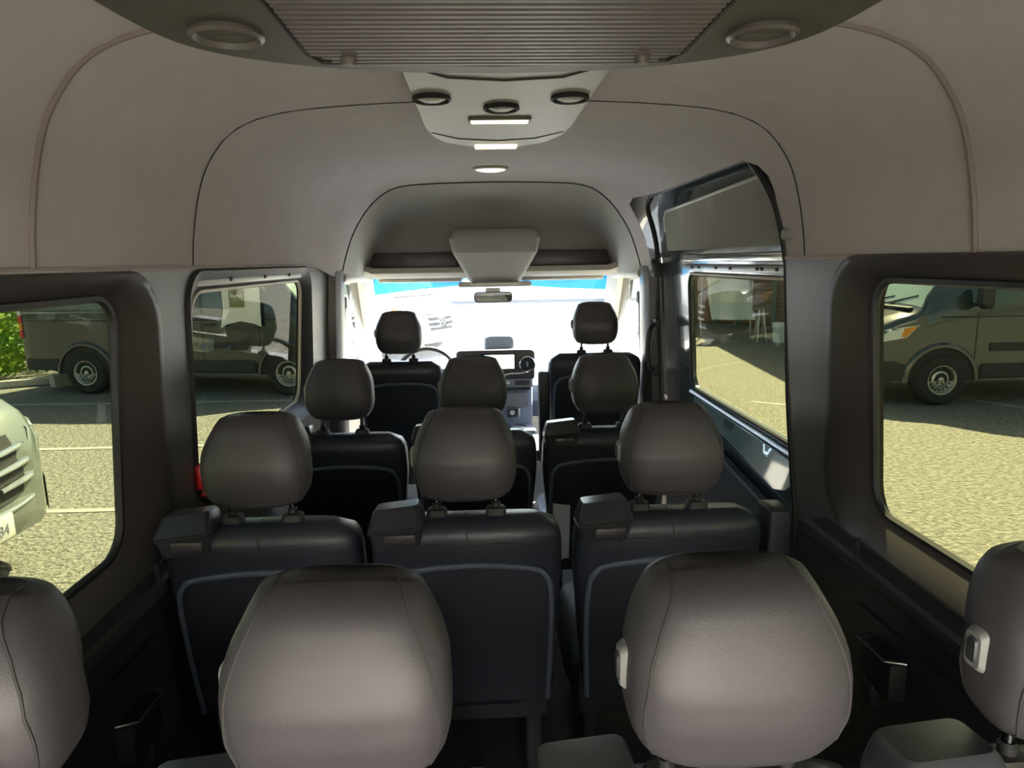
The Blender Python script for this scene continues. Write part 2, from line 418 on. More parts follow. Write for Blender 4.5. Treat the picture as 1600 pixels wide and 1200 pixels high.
g = G(); g.tube([(xd(z)-.010, y, z) for y, z in [(3.505, 2.30), (3.50, 2.37), (3.46, 2.40), (2.6, 2.424), (2.29, 2.433), (2.22, 2.41), (2.18, 2.33)]], .007, 6); struct(g.build('insert_edge', M['white_metal'], door))
# pressed steel header with slots above the glass
g = G(); g.box((xd(2.15)-.012, 2.68, 2.168), (.016, 1.10, .030), .006); struct(g.build('door_header', M['chrome'], door))
g = G(); g.box((xd(2.15)-.006, 2.66, 2.127), (.014, 1.06, .026), .003); hd = struct(g.build('door_rail', M['steel'], door))
for yy in (2.20, 2.32, 2.36, 2.62, 2.78, 3.0, 3.1):
    g = G(); g.box((xd(2.15)-.014, yy, 2.127), (.006, .022, .012), .002); struct(g.build('rail_slot', M['black'], hd))
# ledge pressing below the glass
led = [(2.10, 1.50), (3.15, 1.515), (3.15, 1.49), (2.9, 1.45), (2.2, 1.38), (2.12, 1.40), (2.06, 1.45)]
g = G(); g.panel(led, [], lambda y, z: (xd(z)-.010-.02*max(0, 1.50-z)/.1, y, z), .05, (.008, 0, 0)); struct(g.build('lower_ledge', M['teal_light'], door))
g = G(); g.tube([(xd(1.51)-.015, 2.06, 1.525), (xd(1.51)-.015, 3.18, 1.535)], .009, 6); struct(g.build('ledge_strip', M['steel'], door))
g = G(); g.panel([(2.0, .72), (3.55, .72), (3.55, 1.40), (3.4, 1.40), (2.0, 1.27)], [], lambda y, z: (xd(z)-.022, y, z), .12, (.012, 0, 0)); struct(g.build('lower_panel', M['grey_panel'], door))
g = G(); g.tube([(xd(1.3)-.028, 2.0, 1.275), (xd(1.3)-.028, 3.4, 1.405)], .018, 8); struct(g.build('panel_rail', M['black'], door))
# seal round the opening
sl = [(.905, 1.985, .75), (.905, 1.985, 1.30), (.905, 2.01, 1.45), (.893, 2.055, 1.75), (.882, 2.085, 2.10), (.875, 2.09, 2.17), (.858, 2.11, 2.28), (.84, 2.14, 2.36), (.805, 2.22, 2.465), (.795, 2.34, 2.482), (.795, 3.35, 2.482), (.80, 3.5, 2.47), (.80, 3.565, 2.42), (.845, 3.60, 2.30), (.87, 3.605, 2.15), (.88, 3.60, 1.8), (.905, 3.60, 1.4), (.905, 3.60, .75)]
g = G(); g.tube(spline(sl, 4), .013, 8); struct(g.build('door_seal', M['black'], door))
g = G(); g.tube([(.785, 2.30, 2.490), (.785, 3.45, 2.490)], .006, 6); struct(g.build('door_opening_edge', M['seal'], door))
g = G(); g.box((.862, 3.60, 2.11), (.05, .09, .075), .010); a = struct(g.build('door_catch', M['black'], door))
g = G(); g.box((.845, 3.655, 2.105), (.03, .014, .085), .005); struct(g.build('catch_plate', M['steel'], a))
t = thing('coat_hook', 'round grey button hook on the headliner beside the sliding door', 'coat hook', (.862, 2.06, 2.235))
g = G(); g.lathe([(0, -.016), (.014, -.015), (.019, -.008), (.019, .006)], (0, 0, 0), 'x', 18); g.build('button', M['button'], t)

# pillar behind the cab with grab handle and belts
for s_, side in ((-1, 'left'), (1, 'right')):
    g = G()
    secs = [(2.13, .052, .10), (1.9, .055, .12), (1.5, .06, .14), (1.2, .06, .15), (FL, .06, .15)]
    g.loft([[(s_*(xin(z)-.004-a*c), 3.74+b*d, z) for c, d in ((0, 1), (.7, .9), (1, .5), (1, -.5), (.7, -.9), (0, -1))] for z, a, b in secs], False)
    struct(g.build('trim_cab_pillar_'+side, M['trim' if s_ > 0 else 'pillar']))
    t = thing('seat_belt', 'dark seat belt hanging from the pillar behind the %s front seat' % ('driver' if s_ < 0 else 'passenger'), 'seat belt', (s_*.845, 3.90, 1.95))
    g = G(); g.box((0, 0, 0), (.03, .06, .07), .01); g.build('anchor', M['black'], t)
    g = G(); g.tube([(0, 0, -.03), (s_*.02, .02, -.35), (s_*.03, .03, -.75), (s_*.03, .03, -1.1)], .010, 6); g.build('webbing', M['black'], t)
    g = G(); g.box((s_*.02, .0, -.40), (.025, .05, .09), .01); g.build('buckle', M['black'], t)
t = thing('grab_handle', 'black grab handle on the pillar beside the sliding door', 'handle', (.86, 3.56, 1.70))
g = G(); g.tube(spline([(0, 0, .13), (-.04, -.01, .10), (-.05, -.01, 0), (-.04, -.01, -.10), (0, 0, -.13)], 4), .013, 8); g.build('grip', M['black'], t)
g = G(); g.box((0, 0, .13), (.03, .05, .05), .01); g.build('mount', M['black'], t)
g = G(); g.box((0, 0, -.13), (.03, .05, .05), .01); g.build('mount', M['black'], t)

# ------------------------------------------------------------------ floor
g = G(); g.box((0, 2.2, FL-.02), (1.84, 5.9, .04)); struct(g.build('floor', M['floor']))

# ------------------------------------------------------------------ cab roof lining, shelf, windscreen
g = G(); R = []
base = [(-a, b) for a, b in AS]+[(a, b) for a, b in AS[::-1]][1:]
for k in range(15):
    t = k/14*PI/2
    R.append([(x*(1-.05*sstep(0, .25, k/14)-.03*k/14), 3.78+.70*math.sin(t)**1.1, 2.10+(z-2.10)*math.cos(t)**.75*(1-.03*sstep(0, .2, k/14))) for x, z in base])
g.loft(R, False); cabr = struct(g.build('ceiling_cab', M['cab']))
# shelf front lip, wide header and its light underside
g = G(); R = []
prof = [(4.18, 2.135), (4.16, 2.105), (4.20, 2.075), (4.40, 2.065), (4.62, 2.062), (4.66, 2.10), (4.55, 2.14)]
for x in (-.80, -.72, -.4, -.15, .15, .4, .72, .80):
    R.append([(x, y-(.10 if abs(x) > .7 else 0)*0, z+(.03 if abs(x) > .75 else 0)) for y, z in prof])
g.loft(R, True, True, True); struct(g.build('trim_header_shelf', M['cab_light']))
for s_ in (-1, 1):
    # storage recess face
    g = G(); g.box((s_*.48, 4.30, 2.175), (.54, .02, .105), .02); struct(g.build('trim_shelf_recess', M['dash_dark']))
    sv = thing('sun_visor', 'folded pale sun visor above the %s' % ('steering wheel' if s_ < 0 else 'passenger seat'), 'sun visor', (s_*.45, 4.42, 2.068))
    g = G(); g.box((0, 0, -.012), (.52, .20, .022), .010); g.build('visor_panel', M['cab_light'], sv)
    g = G(); g.tube([(s_*-.25, .06, 0), (s_*.27, .06, 0)], .006, 6); g.build('hinge_rod', M['dash_dark'], sv)
# centre overhead console (tapers downward)
t = thing('overhead_console', 'tapered grey overhead console above the windscreen mirror', 'console', (.02, 4.05, 2.06))
def oc(w, y0, y1, z): return [(x, y, z) for x, y in rrect(0, (y0+y1)/2, w, y1-y0, .03, 3)]
g = G(); g.loft([oc(.31, .16, .50, -.02), oc(.36, .10, .50, .03), oc(.50, .0, .48, .16), oc(.54, .03, .46, .24), oc(.50, .12, .44, .30)], True, True, True); g.build('console_body', M['cab'], t)
g = G(); g.box((0, .16, -.022), (.30, .10, .014), .006); g.build('map_light', M['cab_light'], t)
g = G(); g.box((.0, .30, -.035), (.46, .16, .03), .012); g.build('sensor_cover', M['cab_light'], t)
# rear-view mirror
t = thing('rear_view_mirror', 'dark rear-view mirror hanging in front of the windscreen', 'mirror', (.01, 4.47, 1.935)); t.rotation_euler = (-.16, 0, 0)
g = G(); g.loft([[(x*f, d, z*f) for x, z in rrect(0, 0, .25, .072, .025, 4)] for f, d in ((.9, .03), (1, .015), (1, -.012), (.96, -.016))], True, True, True); g.build('mirror_housing', M['dash_dark'], t)
g = G(); g.panel(rrect(0, 0, .235, .058, .02, 4), [], lambda x, z: (x, -.018, z), .1, (0, .003, 0)); g.build('mirror_glass', M['mirror'], t)
g = G(); g.tube([(0, .015, .02), (0, .03, .055)], .010, 8); g.box((0, .035, .045), (.10, .04, .045), .010); g.build('mirror_stalk', M['cab_light'], t)
# windscreen
def wsmap(u, v):    # u -1..1, v 0 (top) .. 1 (bottom)
    return (u*lerp(.81, .90, v), lerp(4.66, 5.52, v)-.10*u*u, lerp(2.075, 1.36, v))
ur = [(-1, 0), (1, 0), (1, 1), (-1, 1)]
g = G(); g.panel(ur, [], wsmap, .2); ws = struct(g.build('window_windscreen', M['g_front']))
g = G(); g.panel([(-1, 0), (-.22, 0), (-.26, .09), (-.6, .12), (-1, .17)], [], lambda u, v: tuple(Vector(wsmap(u, v))+Vector((0, -.006, -.004))), .1); struct(g.build('tint_band', M['g_blue'], ws))
g = G(); g.panel([(.22, 0), (1, 0), (1, .15), (.6, .13), (.26, .10)], [], lambda u, v: tuple(Vector(wsmap(u, v))+Vector((0, -.006, -.004))), .1); struct(g.build('tint_band', M['g_blue'], ws))
for s_, side in ((-1, 'left'), (1, 'right')):
    g = G(); R = []
    for k in range(9):
        v = k/8; p = Vector(wsmap(s_, v)); wd = lerp(.06, .05, v)
        R.append([p+Vector((s_*-.035, -.01, -.0)), p+Vector((s_*-.025, -.05, -.01)), p+Vector((s_*.015, -.13, -.03)), p+Vector((s_*.05, -.13, -.02)), p+Vector((s_*.06, .0, .02)), p+Vector((s_*0, .03, .02))])
    g.loft(R, True, True, True); struct(g.build('trim_a_pillar_'+side, M['cab_light']))
    # cab corner fillet under the arch
    g = G(); g.tube(spline([(s_*.835, 3.80, 2.09), (s_*.835, 4.1, 2.09), (s_*.83, 4.4, 2.085), (s_*.82, 4.68, 2.06)], 5), [.030+.001*k for k in range(16)], 10); struct(g.build('trim_cab_rail_'+side, M['cab_light']))
    # cab door window
    g = G(); g.panel(FW, [], lambda y, z: (s_*(xgl(z)), y, z), .2, (s_*.004, 0, 0)); cw = struct(g.build('window_cab_'+side, M['g_cab']))
    A = FWW; B = FW
    g = G(); g.loft([[(s_*(xin(z)-.002), y, z) for y, z in A], [(s_*(xgl(z)), y, z) for y, z in B]], True); struct(g.build('window_frame', M['cab_light'], cw))
    # wing mirror seen through the door glass
    t = thing('wing_mirror', 'black wing mirror outside the %s cab window' % side, 'wing mirror', (s_*1.16, 4.85, 1.62))
    g = G(); g.loft([[(x*f, d, z*f) for x, z in rrect(0, 0, .20, .34, .06, 4)] for f, d in ((.6, .10), (.9, .06), (1, 0), (.97, -.03))], True, True, True); g.build('housing', M['black'], t)
    g = G(); g.panel(rrect(0, 0, .17, .30, .05, 4), [], lambda x, z: (x, -.034, z), .1, (0, .003, 0)); g.build('mirror_glass', M['mirror'], t)
    g = G(); g.tube([(-s_*.08, .03, -.12), (-s_*.20, .05, -.14)], .03, 8); g.build('arm', M['black'], t)

# bonnet and cowl of this van seen past the dash
g = G(); g.loft([[(x*.95, 5.50, 1.34) for x in (-1, -.5, 0, .5, 1)], [(x*.9, 5.9, 1.28) for x in (-1, -.5, 0, .5, 1)], [(x*.8, 6.3, 1.08) for x in (-1, -.5, 0, .5, 1)], [(x*.8, 6.4, .5) for x in (-1, -.5, 0, .5, 1)]], False)
g.build('bonnet', M['van_dark']); tag(bpy.data.objects['bonnet'], 'dark bonnet of this van ahead of the windscreen', 'bonnet')

# ------------------------------------------------------------------ dashboard
t = thing('dashboard', 'blue-grey dashboard spanning below the windscreen', 'dashboard', (0, 4.95, FL))
pd = [(-.22, .42), (-.30, .55), (-.28, .66), (-.20, .70), (.10, .715), (.55, .70), (.55, .40)]
g = G(); g.loft([[(x, y*f, z) for y, z in pd] for x, f in ((-.88, .9), (-.84, 1), (-.2, 1), (.2, 1), (.84, 1), (.88, .9))], True, True, True); g.build('dash_body', M['dash'], t)
g = G(); g.box((.02, -.26, .44), (.50, .26, .52), .03); g.build('centre_stack', M['dash'], t)
g = G(); g.loft([[(x+.02, y, z) for x, z in rrect(0, .82, .54*f, .215*f, .03, 4)] for f, y in ((.97, -.385), (1, -.37), (1, -.25), (.96, -.20))], True, True, True); pod = g.build('display_pod', M['dash_dark'], t)
g = G(); g.box((.035, -.388, .845), (.25, .008, .115), .004); scn = g.build('screen_bezel', M['black'], pod)
scr_m = mat('map_screen', (.05, .05, .05), .2, emit=(1, 1, 1), estr=.9)
n_ = scr_m.node_tree; b_ = n_.nodes['Principled BSDF']; tc_ = n_.nodes.new('ShaderNodeTexCoord'); no_ = n_.nodes.new('ShaderNodeTexNoise'); no_.inputs['Scale'].default_value = 22
cr_ = n_.nodes.new('ShaderNodeValToRGB'); cr_.color_ramp.elements[0].position = .35; cr_.color_ramp.elements[0].color = (.25, .42, .6, 1); cr_.color_ramp.elements[1].position = .6; cr_.color_ramp.elements[1].color = (.95, .85, .55, 1)
e_ = cr_.color_ramp.elements.new(.48); e_.color = (.5, .6, .25, 1)
n_.links.new(tc_.outputs['Object'], no_.inputs['Vector']); n_.links.new(no_.outputs[0], cr_.inputs[0]); n_.links.new(cr_.outputs[0], b_.inputs['Emission Color'])
g = G(); g.box((.045, -.394, .845), (.20, .004, .095), .001); g.build('map_screen', scr_m, pod)
for x in (-.20, .235):
    g = G(); g.lathe([(.052, -.385), (.056, -.398), (.050, -.402), (.045, -.392)], (x, 0, .825), 'y', 28); g.build('vent_ring', M['chrome'], pod)
    g = G(); g.lathe([(0, -.388), (.046, -.388)], (x, 0, .825), 'y', 24); v = g.build('vent_disc', M['black'], pod)
    g = G(); g.box((x, -.392, .825), (.012, .01, .035), .003); g.build('vent_knob', M['steel'], pod)
g = G(); g.tube(spline([(-.12, -.392, .750), (.06, -.392, .752), (.12, -.392, .762), (.20, -.392, .765), (.28, -.39, .79)], 4), .006, 6); g.build('pod_trim_strip', M['seal'], pod)
g = G(); g.box((.02, -.392, .695), (.50, .016, .055), .006); sw = g.build('switch_panel', M['button'], t)
g = G(); g.box((.20, -.402, .700), (.10, .006, .036), .002); g.build('drawer', M['dash_dark'], sw)
for x in (-.02, .02, .06, .10):
    g = G(); g.box((x, -.402, .70), (.024, .006, .018), .002); g.build('switch', M['white_metal'], sw)
g = G(); g.box((.02, -.40, .655), (.46, .02, .014), .003); g.build('stack_shadow_gap', M['black'], t)
g = G(); g.box((.02, -.398, .58), (.44, .02, .10), .008); g.build('stack_shelf', M['button'], t)
g = G(); g.box((.13, -.41, .49), (.075, .03, .05), .006); g.build('socket_box', M['dash_dark'], t)
g = G(); g.lathe([(0, -.43), (.014, -.43), (.018, -.425)], (.125, 0, .497), 'y', 16); g.build('socket_cap', M['white_metal'], t)
g = G(); g.box((.172, -.42, .495), (.012, .02, .055), .003); g.build('socket_label', M['white'], t)
g = G(); g.box((.10, -.46, .385), (.36, .16, .035), .012); ch = g.build('cup_tray', M['dash'], t)
for x in (.03, .16):
    g = G(); g.lathe([(.0, .385), (.042, .385), (.046, .405), (.052, .409), (.056, .405), (.056, .395)], (x, -.46, 0), 'z', 24); g.build('cup_holder', M['dash_dark'], ch)
    g = G(); g.lathe([(.047, .406), (.053, .411), (.058, .406)], (x, -.46, 0), 'z', 24); g.build('cup_rim', M['steel'], ch)
g = G(); g.loft([[(x+.05, y, z) for x, z in rrect(0, .965, .21*f, .10*f, .03, 4)] for f, y in ((.9, -.30), (1, -.28), (1, -.20), (.9, -.15))], True, True, True); bt = g.build('dash_tray_lid', M['dash'], t)
g = G(); g.loft([[(x-.44, y, z) for x, z in ((-.20*f, .66), (-.17*f, .66+.13*f), (.17*f, .66+.13*f), (.20*f, .66))] for y, f in ((-.28, 1), (-.10, 1.05))], True, True, True); g.build('instrument_hood', M['dash'], t)
# steering wheel
t = thing('steering_wheel', 'black steering wheel behind the driver seat headrest', 'steering wheel', (-.44, 4.46, 1.43))
ct = math.cos(math.radians(30)); st = math.sin(math.radians(30))
g = G(); g.tube([(.195*math.cos(a), .195*math.sin(a)*st, .195*math.sin(a)*ct) for a in [2*PI*k/40 for k in range(40)]], .016, 8, closed=True); g.build('wheel_rim', M['dash_dark'], t)
g = G(); g.loft([[(x*f, z*st+d, z*ct-d*.5) for x, z in rrect(0, 0, .15, .13, .05, 4)] for f, d in ((.8, -.03), (1, -.015), (1, .03))], True, True, True); g.build('wheel_hub', M['black'], t)
for a in (0, PI, -PI/2):
    g = G(); g.tube([(.05*math.cos(a), .05*math.sin(a)*st, .05*math.sin(a)*ct), (.19*math.cos(a), .19*math.sin(a)*st, .19*math.sin(a)*ct)], .014, 6); g.build('spoke', M['steel'], t)
g = G(); g.tube([(0, .02, -.005), (0, .12, -.06)], .04, 10); g.build('column', M['black'], t)

# ------------------------------------------------------------------ seats
def superring(cx, cy, z, wx, wy, e=3.2, n=40, sh=0.):
    out = []
    for k in range(n):
        a = 2*PI*k/n; c, s_ = math.cos(a), math.sin(a)
        out.append((cx+wx*math.copysign(abs(c)**(2/e), c), cy+wy*math.copysign(abs(s_)**(2/e), s_)+sh*0, z))
    return out
def headrest_geo(w, h, d):
    """rings bottom to top; tapered to the top, rounded at both ends"""
    R = []
    N = 18
    for k in range(N+1):
        t = k/N
        wprof = interp([(0, .85), (.1, .94), (.25, .99), (.42, 1.0), (.6, .985), (.8, .90), (.92, .80), (1, .73)], t)
        zz = h*t
        endf = 1.0
        if t < .12: endf = math.sqrt(max(0, 1-((.12-t)/.12)**2))*.45+.55
        if t > .86: endf = math.sqrt(max(0, 1-((t-.86)/.14)**2))*.62+.38
        wf = wprof*(1 if t > .12 else .90+.10*endf)*(1 if t < .90 else .955+.045*endf)
        dep = d*interp([(0, .80), (.3, 1.0), (.7, .95), (1, .80)], t)*endf
        cy = interp([(0, .0), (.5, -.008), (1, .022)], t)
        # height follows width: sides drop a little at the top
        ring = []
        for (x, y, z) in superring(0, cy, zz, w/2*wf, dep/2, 3.3, 48):
            fx = abs(x)/(w/2)
            zz2 = z-(.030*fx**3 if t > .6 else 0)*sstep(.6, 1, t)+(.022*fx**3 if t < .4 else 0)*sstep(.4, 0, t)
            ring.append((x, y, zz2))
        R.append(ring)
    return R
def make_headrest(parent, w=.268, h=.25, d=.125, z=.0, m=None, posts=.07, y=.0, guide=True):
    R = headrest_geo(w, h, d); R = [[(p[0], p[1]+y, p[2]+z) for p in r] for r in R]
    g = G(); g.loft(R, True, True, True); hr = g.build('headrest', M['leather'], parent, ang=75)
    for s_ in (-1, 1):          # piped seams over the back where side panels meet the centre
        pts = []
        for i, r in enumerate(R):
            t = i/(len(R)-1)
            k0 = (36 - s_*round(interp([(0, -6.0), (.3, -7.5), (.7, -6.5), (1, -5)], t)*-1)) % 48
            kk = 36+s_*interp([(0, 7.4), (.35, 7.8), (.7, 6.6), (1, 5.6)], t)
            i0 = int(math.floor(kk)); fr = kk-i0
            a, b = Vector(r[i0 % 48]), Vector(r[(i0+1) % 48]); pts.append(a.lerp(b, fr)+Vector((0, -.0004, 0)))
        top = pts[-1]; pts.append(Vector((top.x, y+.03, top.z+.001)))
        g = G(); g.tube(pts, .0017, 6); g.build('seam', M['leather_seam'], hr)
    # side release button
    g = G(); g.loft([[(-w/2*1.0+dx, y+yy*f+.002, z+h*.48+zz*f) for yy, zz in rrect(0, 0, .030, .052, .009, 3)] for f, dx in ((1.1, .016), (1.05, .000), (.85, -.006))], True, False, True); bt = g.build('button_bezel', M['button'], hr)
    g = G(); g.loft([[(-w/2*1.0+dx, y+yy*f+.002, z+h*.48+zz*f) for yy, zz in rrect(0, 0, .018, .036, .006, 3)] for f, dx in ((1, -.004), (.8, -.009))], True, False, True); g.build('button', M['gplastic'], hr)
    for s_ in (-1, 1):
        g = G(); g.tube([(s_*.075, y+.002, z-posts-.02), (s_*.075, y+.002, z+.03)], .0065, 10); g.build('headrest_post', M['post_dark'], parent)
        if guide:
            g = G(); R2 = [[(s_*.075+x*f, y+.002+yy*f, z-posts+dz) for x, yy in rrect(0, 0, .052, .040, .010, 3)] for f, dz in ((1, -.020), (1, .006), (.85, .013), (.45, .015))]
            g.loft(R2, True, True, True); sl = g.build('post_sleeve', M['black'], parent)
            g = G(); g.lathe([(.0105, -posts+.012), (.0115, -posts+.026), (.008, -posts+.030)], (s_*.075, y+.002, z), 'z', 12); g.build('collar', M['black'], sl)
    return hr
def back_rings(w, z0, z1, d, lean, flare=1.0, topr=.07):
    R = []; N = 22
    for k in range(N+1):
        t = k/N; z = z0+(z1-z0)*t; up = z1-z
        f = 1.0
        if up < topr: f = math.sqrt(max(0, 1-((topr-up)/topr)**2))
        wid = w/2*interp([(0, .86), (.35, .93), (.7, 1.0), (1, .99)], t)
        wx = wid-(1-f)*topr*.85; wy = d/2*(.35+.65*f)
        cy = up*lean
        R.append(superring(0, cy+d/2-(1-f)*0, z, wx, wy, 4.5, 48))
    return R
def make_seat(name, label, x, y, w=.488, headz=.915, top=.885, guide=True, group='passenger seats', front=False, hw=.258, hh=.228, white=False):
    """origin on the floor below the rear face of the backrest; the seat faces +y (away from the camera)"""
    t = thing(name, label, 'seat', (x, y, FL), 0, group)
    d = .135
    z0 = .34
    lean = .16
    R = back_rings(w, z0, top, d, lean)
    g = G(); g.loft(R, True, True, True); g.build('backrest', M['seat_leather'], t, ang=70)
    # hard back shell: U-shaped rim with recessed panel
    def yb(z): return (top-z)*lean-.001
    iw = w*.435; zt = top-.125
    path = spline([(-iw*.97, yb(z0), z0+.0), (-iw*1.0, yb(.5), .50), (-iw*1.0, yb(zt-.10), zt-.09), (-iw*.93, yb(zt-.03), zt-.03), (-iw*.72, yb(zt), zt-.006), (0, yb(zt), zt+.006), (iw*.72, yb(zt), zt-.006), (iw*.93, yb(zt-.03), zt-.03), (iw*1.0, yb(zt-.10), zt-.09), (iw*1.0, yb(.5), .50), (iw*.97, yb(z0), z0)], 5)
    pol = [(p.x, p.z) for p in path]
    g = G(); g.panel(pol, [], lambda a, b: (a, yb(b)-.002, b), .09); bp = g.build('back_panel', M['back_panel'], t)
    g = G(); g.tube([(p.x, yb(p.z)-.001, p.z) for p in path], .0075, 8); g.build('panel_rim', M['rim'], bp)
    # seam lines of the leather: across the back near the top and one over the crown
    if not front:
        ps = []
        for k in range(31):
            u = -1+2*k/30
            xx = u*w*.487; zz = top-.062-.055*abs(u)**7-.004*math.cos(u*9)
            ps.append((xx, yb(zz)+.001+.0*abs(u)+.045*abs(u)**9, zz))
        g = G(); g.tube(ps, .0016, 6); g.build('seam', M['leather_seam'], t)
        g = G(); g.tube([(.004, yb(top-.062), top-.062), (.0, yb(top-.035)+.004, top-.035), (-.002, .030, top-.006), (-.002, .070, top+.001), (-.002, .105, top-.008)], .0016, 6); g.build('crown_seam', M['leather_seam'], t)
        for u in (-.27, .27):
            g = G(); g.tube([(u*w, yb(top-.06), top-.062), (u*w, yb(top-.09)-.001, top-.088)], .0013, 6); g.build('short_seam', M['leather_seam'], t)
    make_headrest(t, hw, hh, .148, headz, y=.064, posts=max(.02, headz-top-.004))
    # cushion and base
    g = G(); R = [superring(0, .40, z, w/2*f, .25*f2, 5, 40) for z, f, f2 in ((.27, .93, .95), (.29, 1, 1), (.38, 1, 1), (.41, .93, .95))]
    g.loft(R, True, True, True); g.build('cushion', M['seat_leather'], t, ang=70)
    g = G(); g.box((0, .10+.09, .30), (w*.90, .05, .17), .02); g.build('lower_cover', M['trim_low'], t)
    for s_ in (-1, 1):
        g = G(); g.loft([[(s_*w*.36+a, b+.34, z) for a, b in rrect(0, 0, .05, wd, .015, 3)] for z, wd in ((.002, .40), (.03, .40), (.06, .30), (.28, .34))], True, True, True); g.build('leg', M['trim_low'], t)
    if guide:   # shoulder belt outlet on the left shoulder
        gx = -.173 if w > .45 else -.178; up_ = 0 if w > .45 else .014
        def gr(z, wx, wy, yy, r=.014, tilt=.10): return [(gx+a, b+yy, z+up_+tilt*a-.12*(b+.05)) for a, b in rrect(0, 0, wx, wy, r, 4)]
        g = G(); g.loft([gr(top-.060, .118, .095, .050), gr(top-.014, .134, .112, .044), gr(top-.004, .138, .116, .043), gr(top+.034, .116, .086, .055, .016), gr(top+.041, .106, .074, .056, .014), gr(top+.042, .060, .040, .056, .010)], True, True, True); bg_ = g.build('belt_guide', M['gplastic'], t, ang=38)
        g = G(); g.tube([(p[0]*1.0, p[1]-.001, p[2]) for p in gr(top-.012, .136, .114, .0435)], .0022, 6, closed=True); g.build('guide_gap', M['black'], bg_)
        g = G(); g.box((gx+.01, -.006, top-.034+up_), (.075, .012, .026), .004); g.build('belt_slot', M['trim'], bg_)
        g = G(); g.box((-w*.40, .10, top-.17), (.045, .006, .26)); g.build('belt_webbing', M['black'], t)
    return t
def armrest(t, x0, y0, z0, h):     # folded upright beside the backrest
    g = G(); g.loft([[(x0+x*f, y0+y*f, z0+z) for x, y in rrect(0, 0, .060, .088, .012, 3)] for z, f in ((0, .9), (.03, 1), (h-.03, 1), (h-.005, .96), (h, .8))], True, True, True); ar = g.build('armrest', M['seat_leather'], t)
    g = G(); g.lathe([(.0, -.045), (.03, -.045), (.03, .045), (0, .045)], (x0, y0, z0+.03), 'x', 16); g.build('pivot', M['trim_low'], ar)
# (x, y) of each seat
RA = [(-.675, .66), (-.243, .66), (.217, .66), (.650, .66)]
RB = [(-.632, 1.585), (-.120, 1.585), (.400, 1.585)]
RC = [(-.618, 2.52), (-.108, 2.52), (.402, 2.52)]
LA = ['grey headrest seat at the left end of the rearmost row, against the wall', 'rearmost row seat left of centre with large pale grey headrest', 'rearmost row seat right of centre with large pale grey headrest', 'seat at the right end of the rearmost row beside the wall, side button showing']
LB = ['black leather seat by the left window in the second row from the back', 'middle black leather seat in the second row from the back', 'right black leather seat in the second row from the back, near the sliding door']
LC = ['black leather seat directly behind the driver seat', 'middle seat of the row just behind the two cab seats', 'seat directly behind the front passenger seat']
for (x, y), l in zip(RA, LA): make_seat('passenger_seat', l, x, y, .38, .938, .885, group='seats of the rearmost row')
for (x, y), l in zip(RB, LB): sB = make_seat('passenger_seat', l, x, y, .488, .930, .885, group='seats of the second row from the back')
armrest(sB, .285, .075, .40, .48)
for (x, y), l in zip(RC, LC): make_seat('passenger_seat', l, x, y, .488, .930, .868, group='seats of the row behind the cab')
# cab seats
for x, lab, wd, hz in ((-.530, 'driver seat with black back and grey headrest', .475, 1.02), (.565, 'front passenger seat with tall rounded back', .53, 1.05)):
    st_ = make_seat('cab_seat', lab, x, 3.72, wd, hz, .975 if x < 0 else 1.0, False, 'cab seats', True, .255, .235)
    if x > 0: armrest(st_, -.303, -.08, .42, .505)
# paper sheet on the back of the seat behind the passenger
t = thing('paper_sheet', 'white paper sheet showing in the gap between the middle and right seats', 'paper', (.228, 2.555, 1.10))
g = G(); g.panel([(-.035, -.12), (.03, -.11), (.033, .12), (-.035, .13)], [], lambda a, b: (a, -.02*math.cos(a*20)-.10*b, b), .03, (0, .002, 0)); g.build('sheet', M['paper'], t)
# metal clip and warning label under the row
t = thing('floor_anchor', 'small steel seat anchor on the dark floor under the middle seat', 'anchor', (-.115, 1.78, FL+.002))
g = G(); g.box((0, 0, .012), (.045, .05, .024), .004); g.build('anchor_block', M['steel'], t)
g = G(); g.tube([(-.015, -.02, .024), (0, -.02, .045), (.018, -.02, .024)], .004, 6); g.build('anchor_loop', M['steel'], t)
t = thing('warning_label', 'small white warning label under the middle seat', 'label', (.015, 1.70, FL+.06))
g = G(); g.box((0, 0, 0), (.030, .003, .020)); g.build('label_plate', M['paper'], t)
g = G(); g.box((.007, -.002, .004), (.012, .002, .008)); g.build('red_print', M['red'], t)
g = G(); g.box((-.008, -.002, -.003), (.008, .002, .006)); g.build('black_print', M['black'], t)
# red emergency hammer at the left window
t = thing('emergency_hammer', 'red emergency hammer at the lower corner of the left window', 'hammer', (-.885, 1.905, 1.555))
g = G(); g.box((0, 0, .02), (.022, .028, .075), .008); g.build('handle', M['red'], t)
g = G(); g.box((.005, .03, -.035), (.02, .07, .018), .006); g.build('bracket', M['redwhite'], t)

# ------------------------------------------------------------------ ceiling equipment
t = thing('roof_air_unit', 'large dark roof air-conditioning unit with ribbed grille on the ceiling', 'air conditioner', (-.035, .55, 2.50))
D = [(-.50, -.9), (.48, -.9), (.51, .2), (.505, .45), (.462, .59), (.34, .685), (.17, .735), (0, .748), (-.17, .737), (-.34, .69), (-.468, .60), (-.512, .45), (-.52, .2)]
D = [(p.x, p.y) for p in spline([(a, b, 0) for a, b in D[2:]], 4)]+[(-.51, -.9), (.50, -.9)]
def dsc(f, z, dy=0): return [(x*f, -.2+(y+.2)*f+dy, z) for x, y in D]
g = G(); g.loft([dsc(.985, -.002), dsc(1.0, .003), dsc(1.012, .015), dsc(1.03, .06), dsc(1.04, .09)], True, True, True); g.build('unit_body', M['unit'], t, ang=30)
GP = [(-.298, -.85), (.298, -.85), (.300, .60), (.285, .650), (0, .672), (-.285, .655), (-.300, .60)]
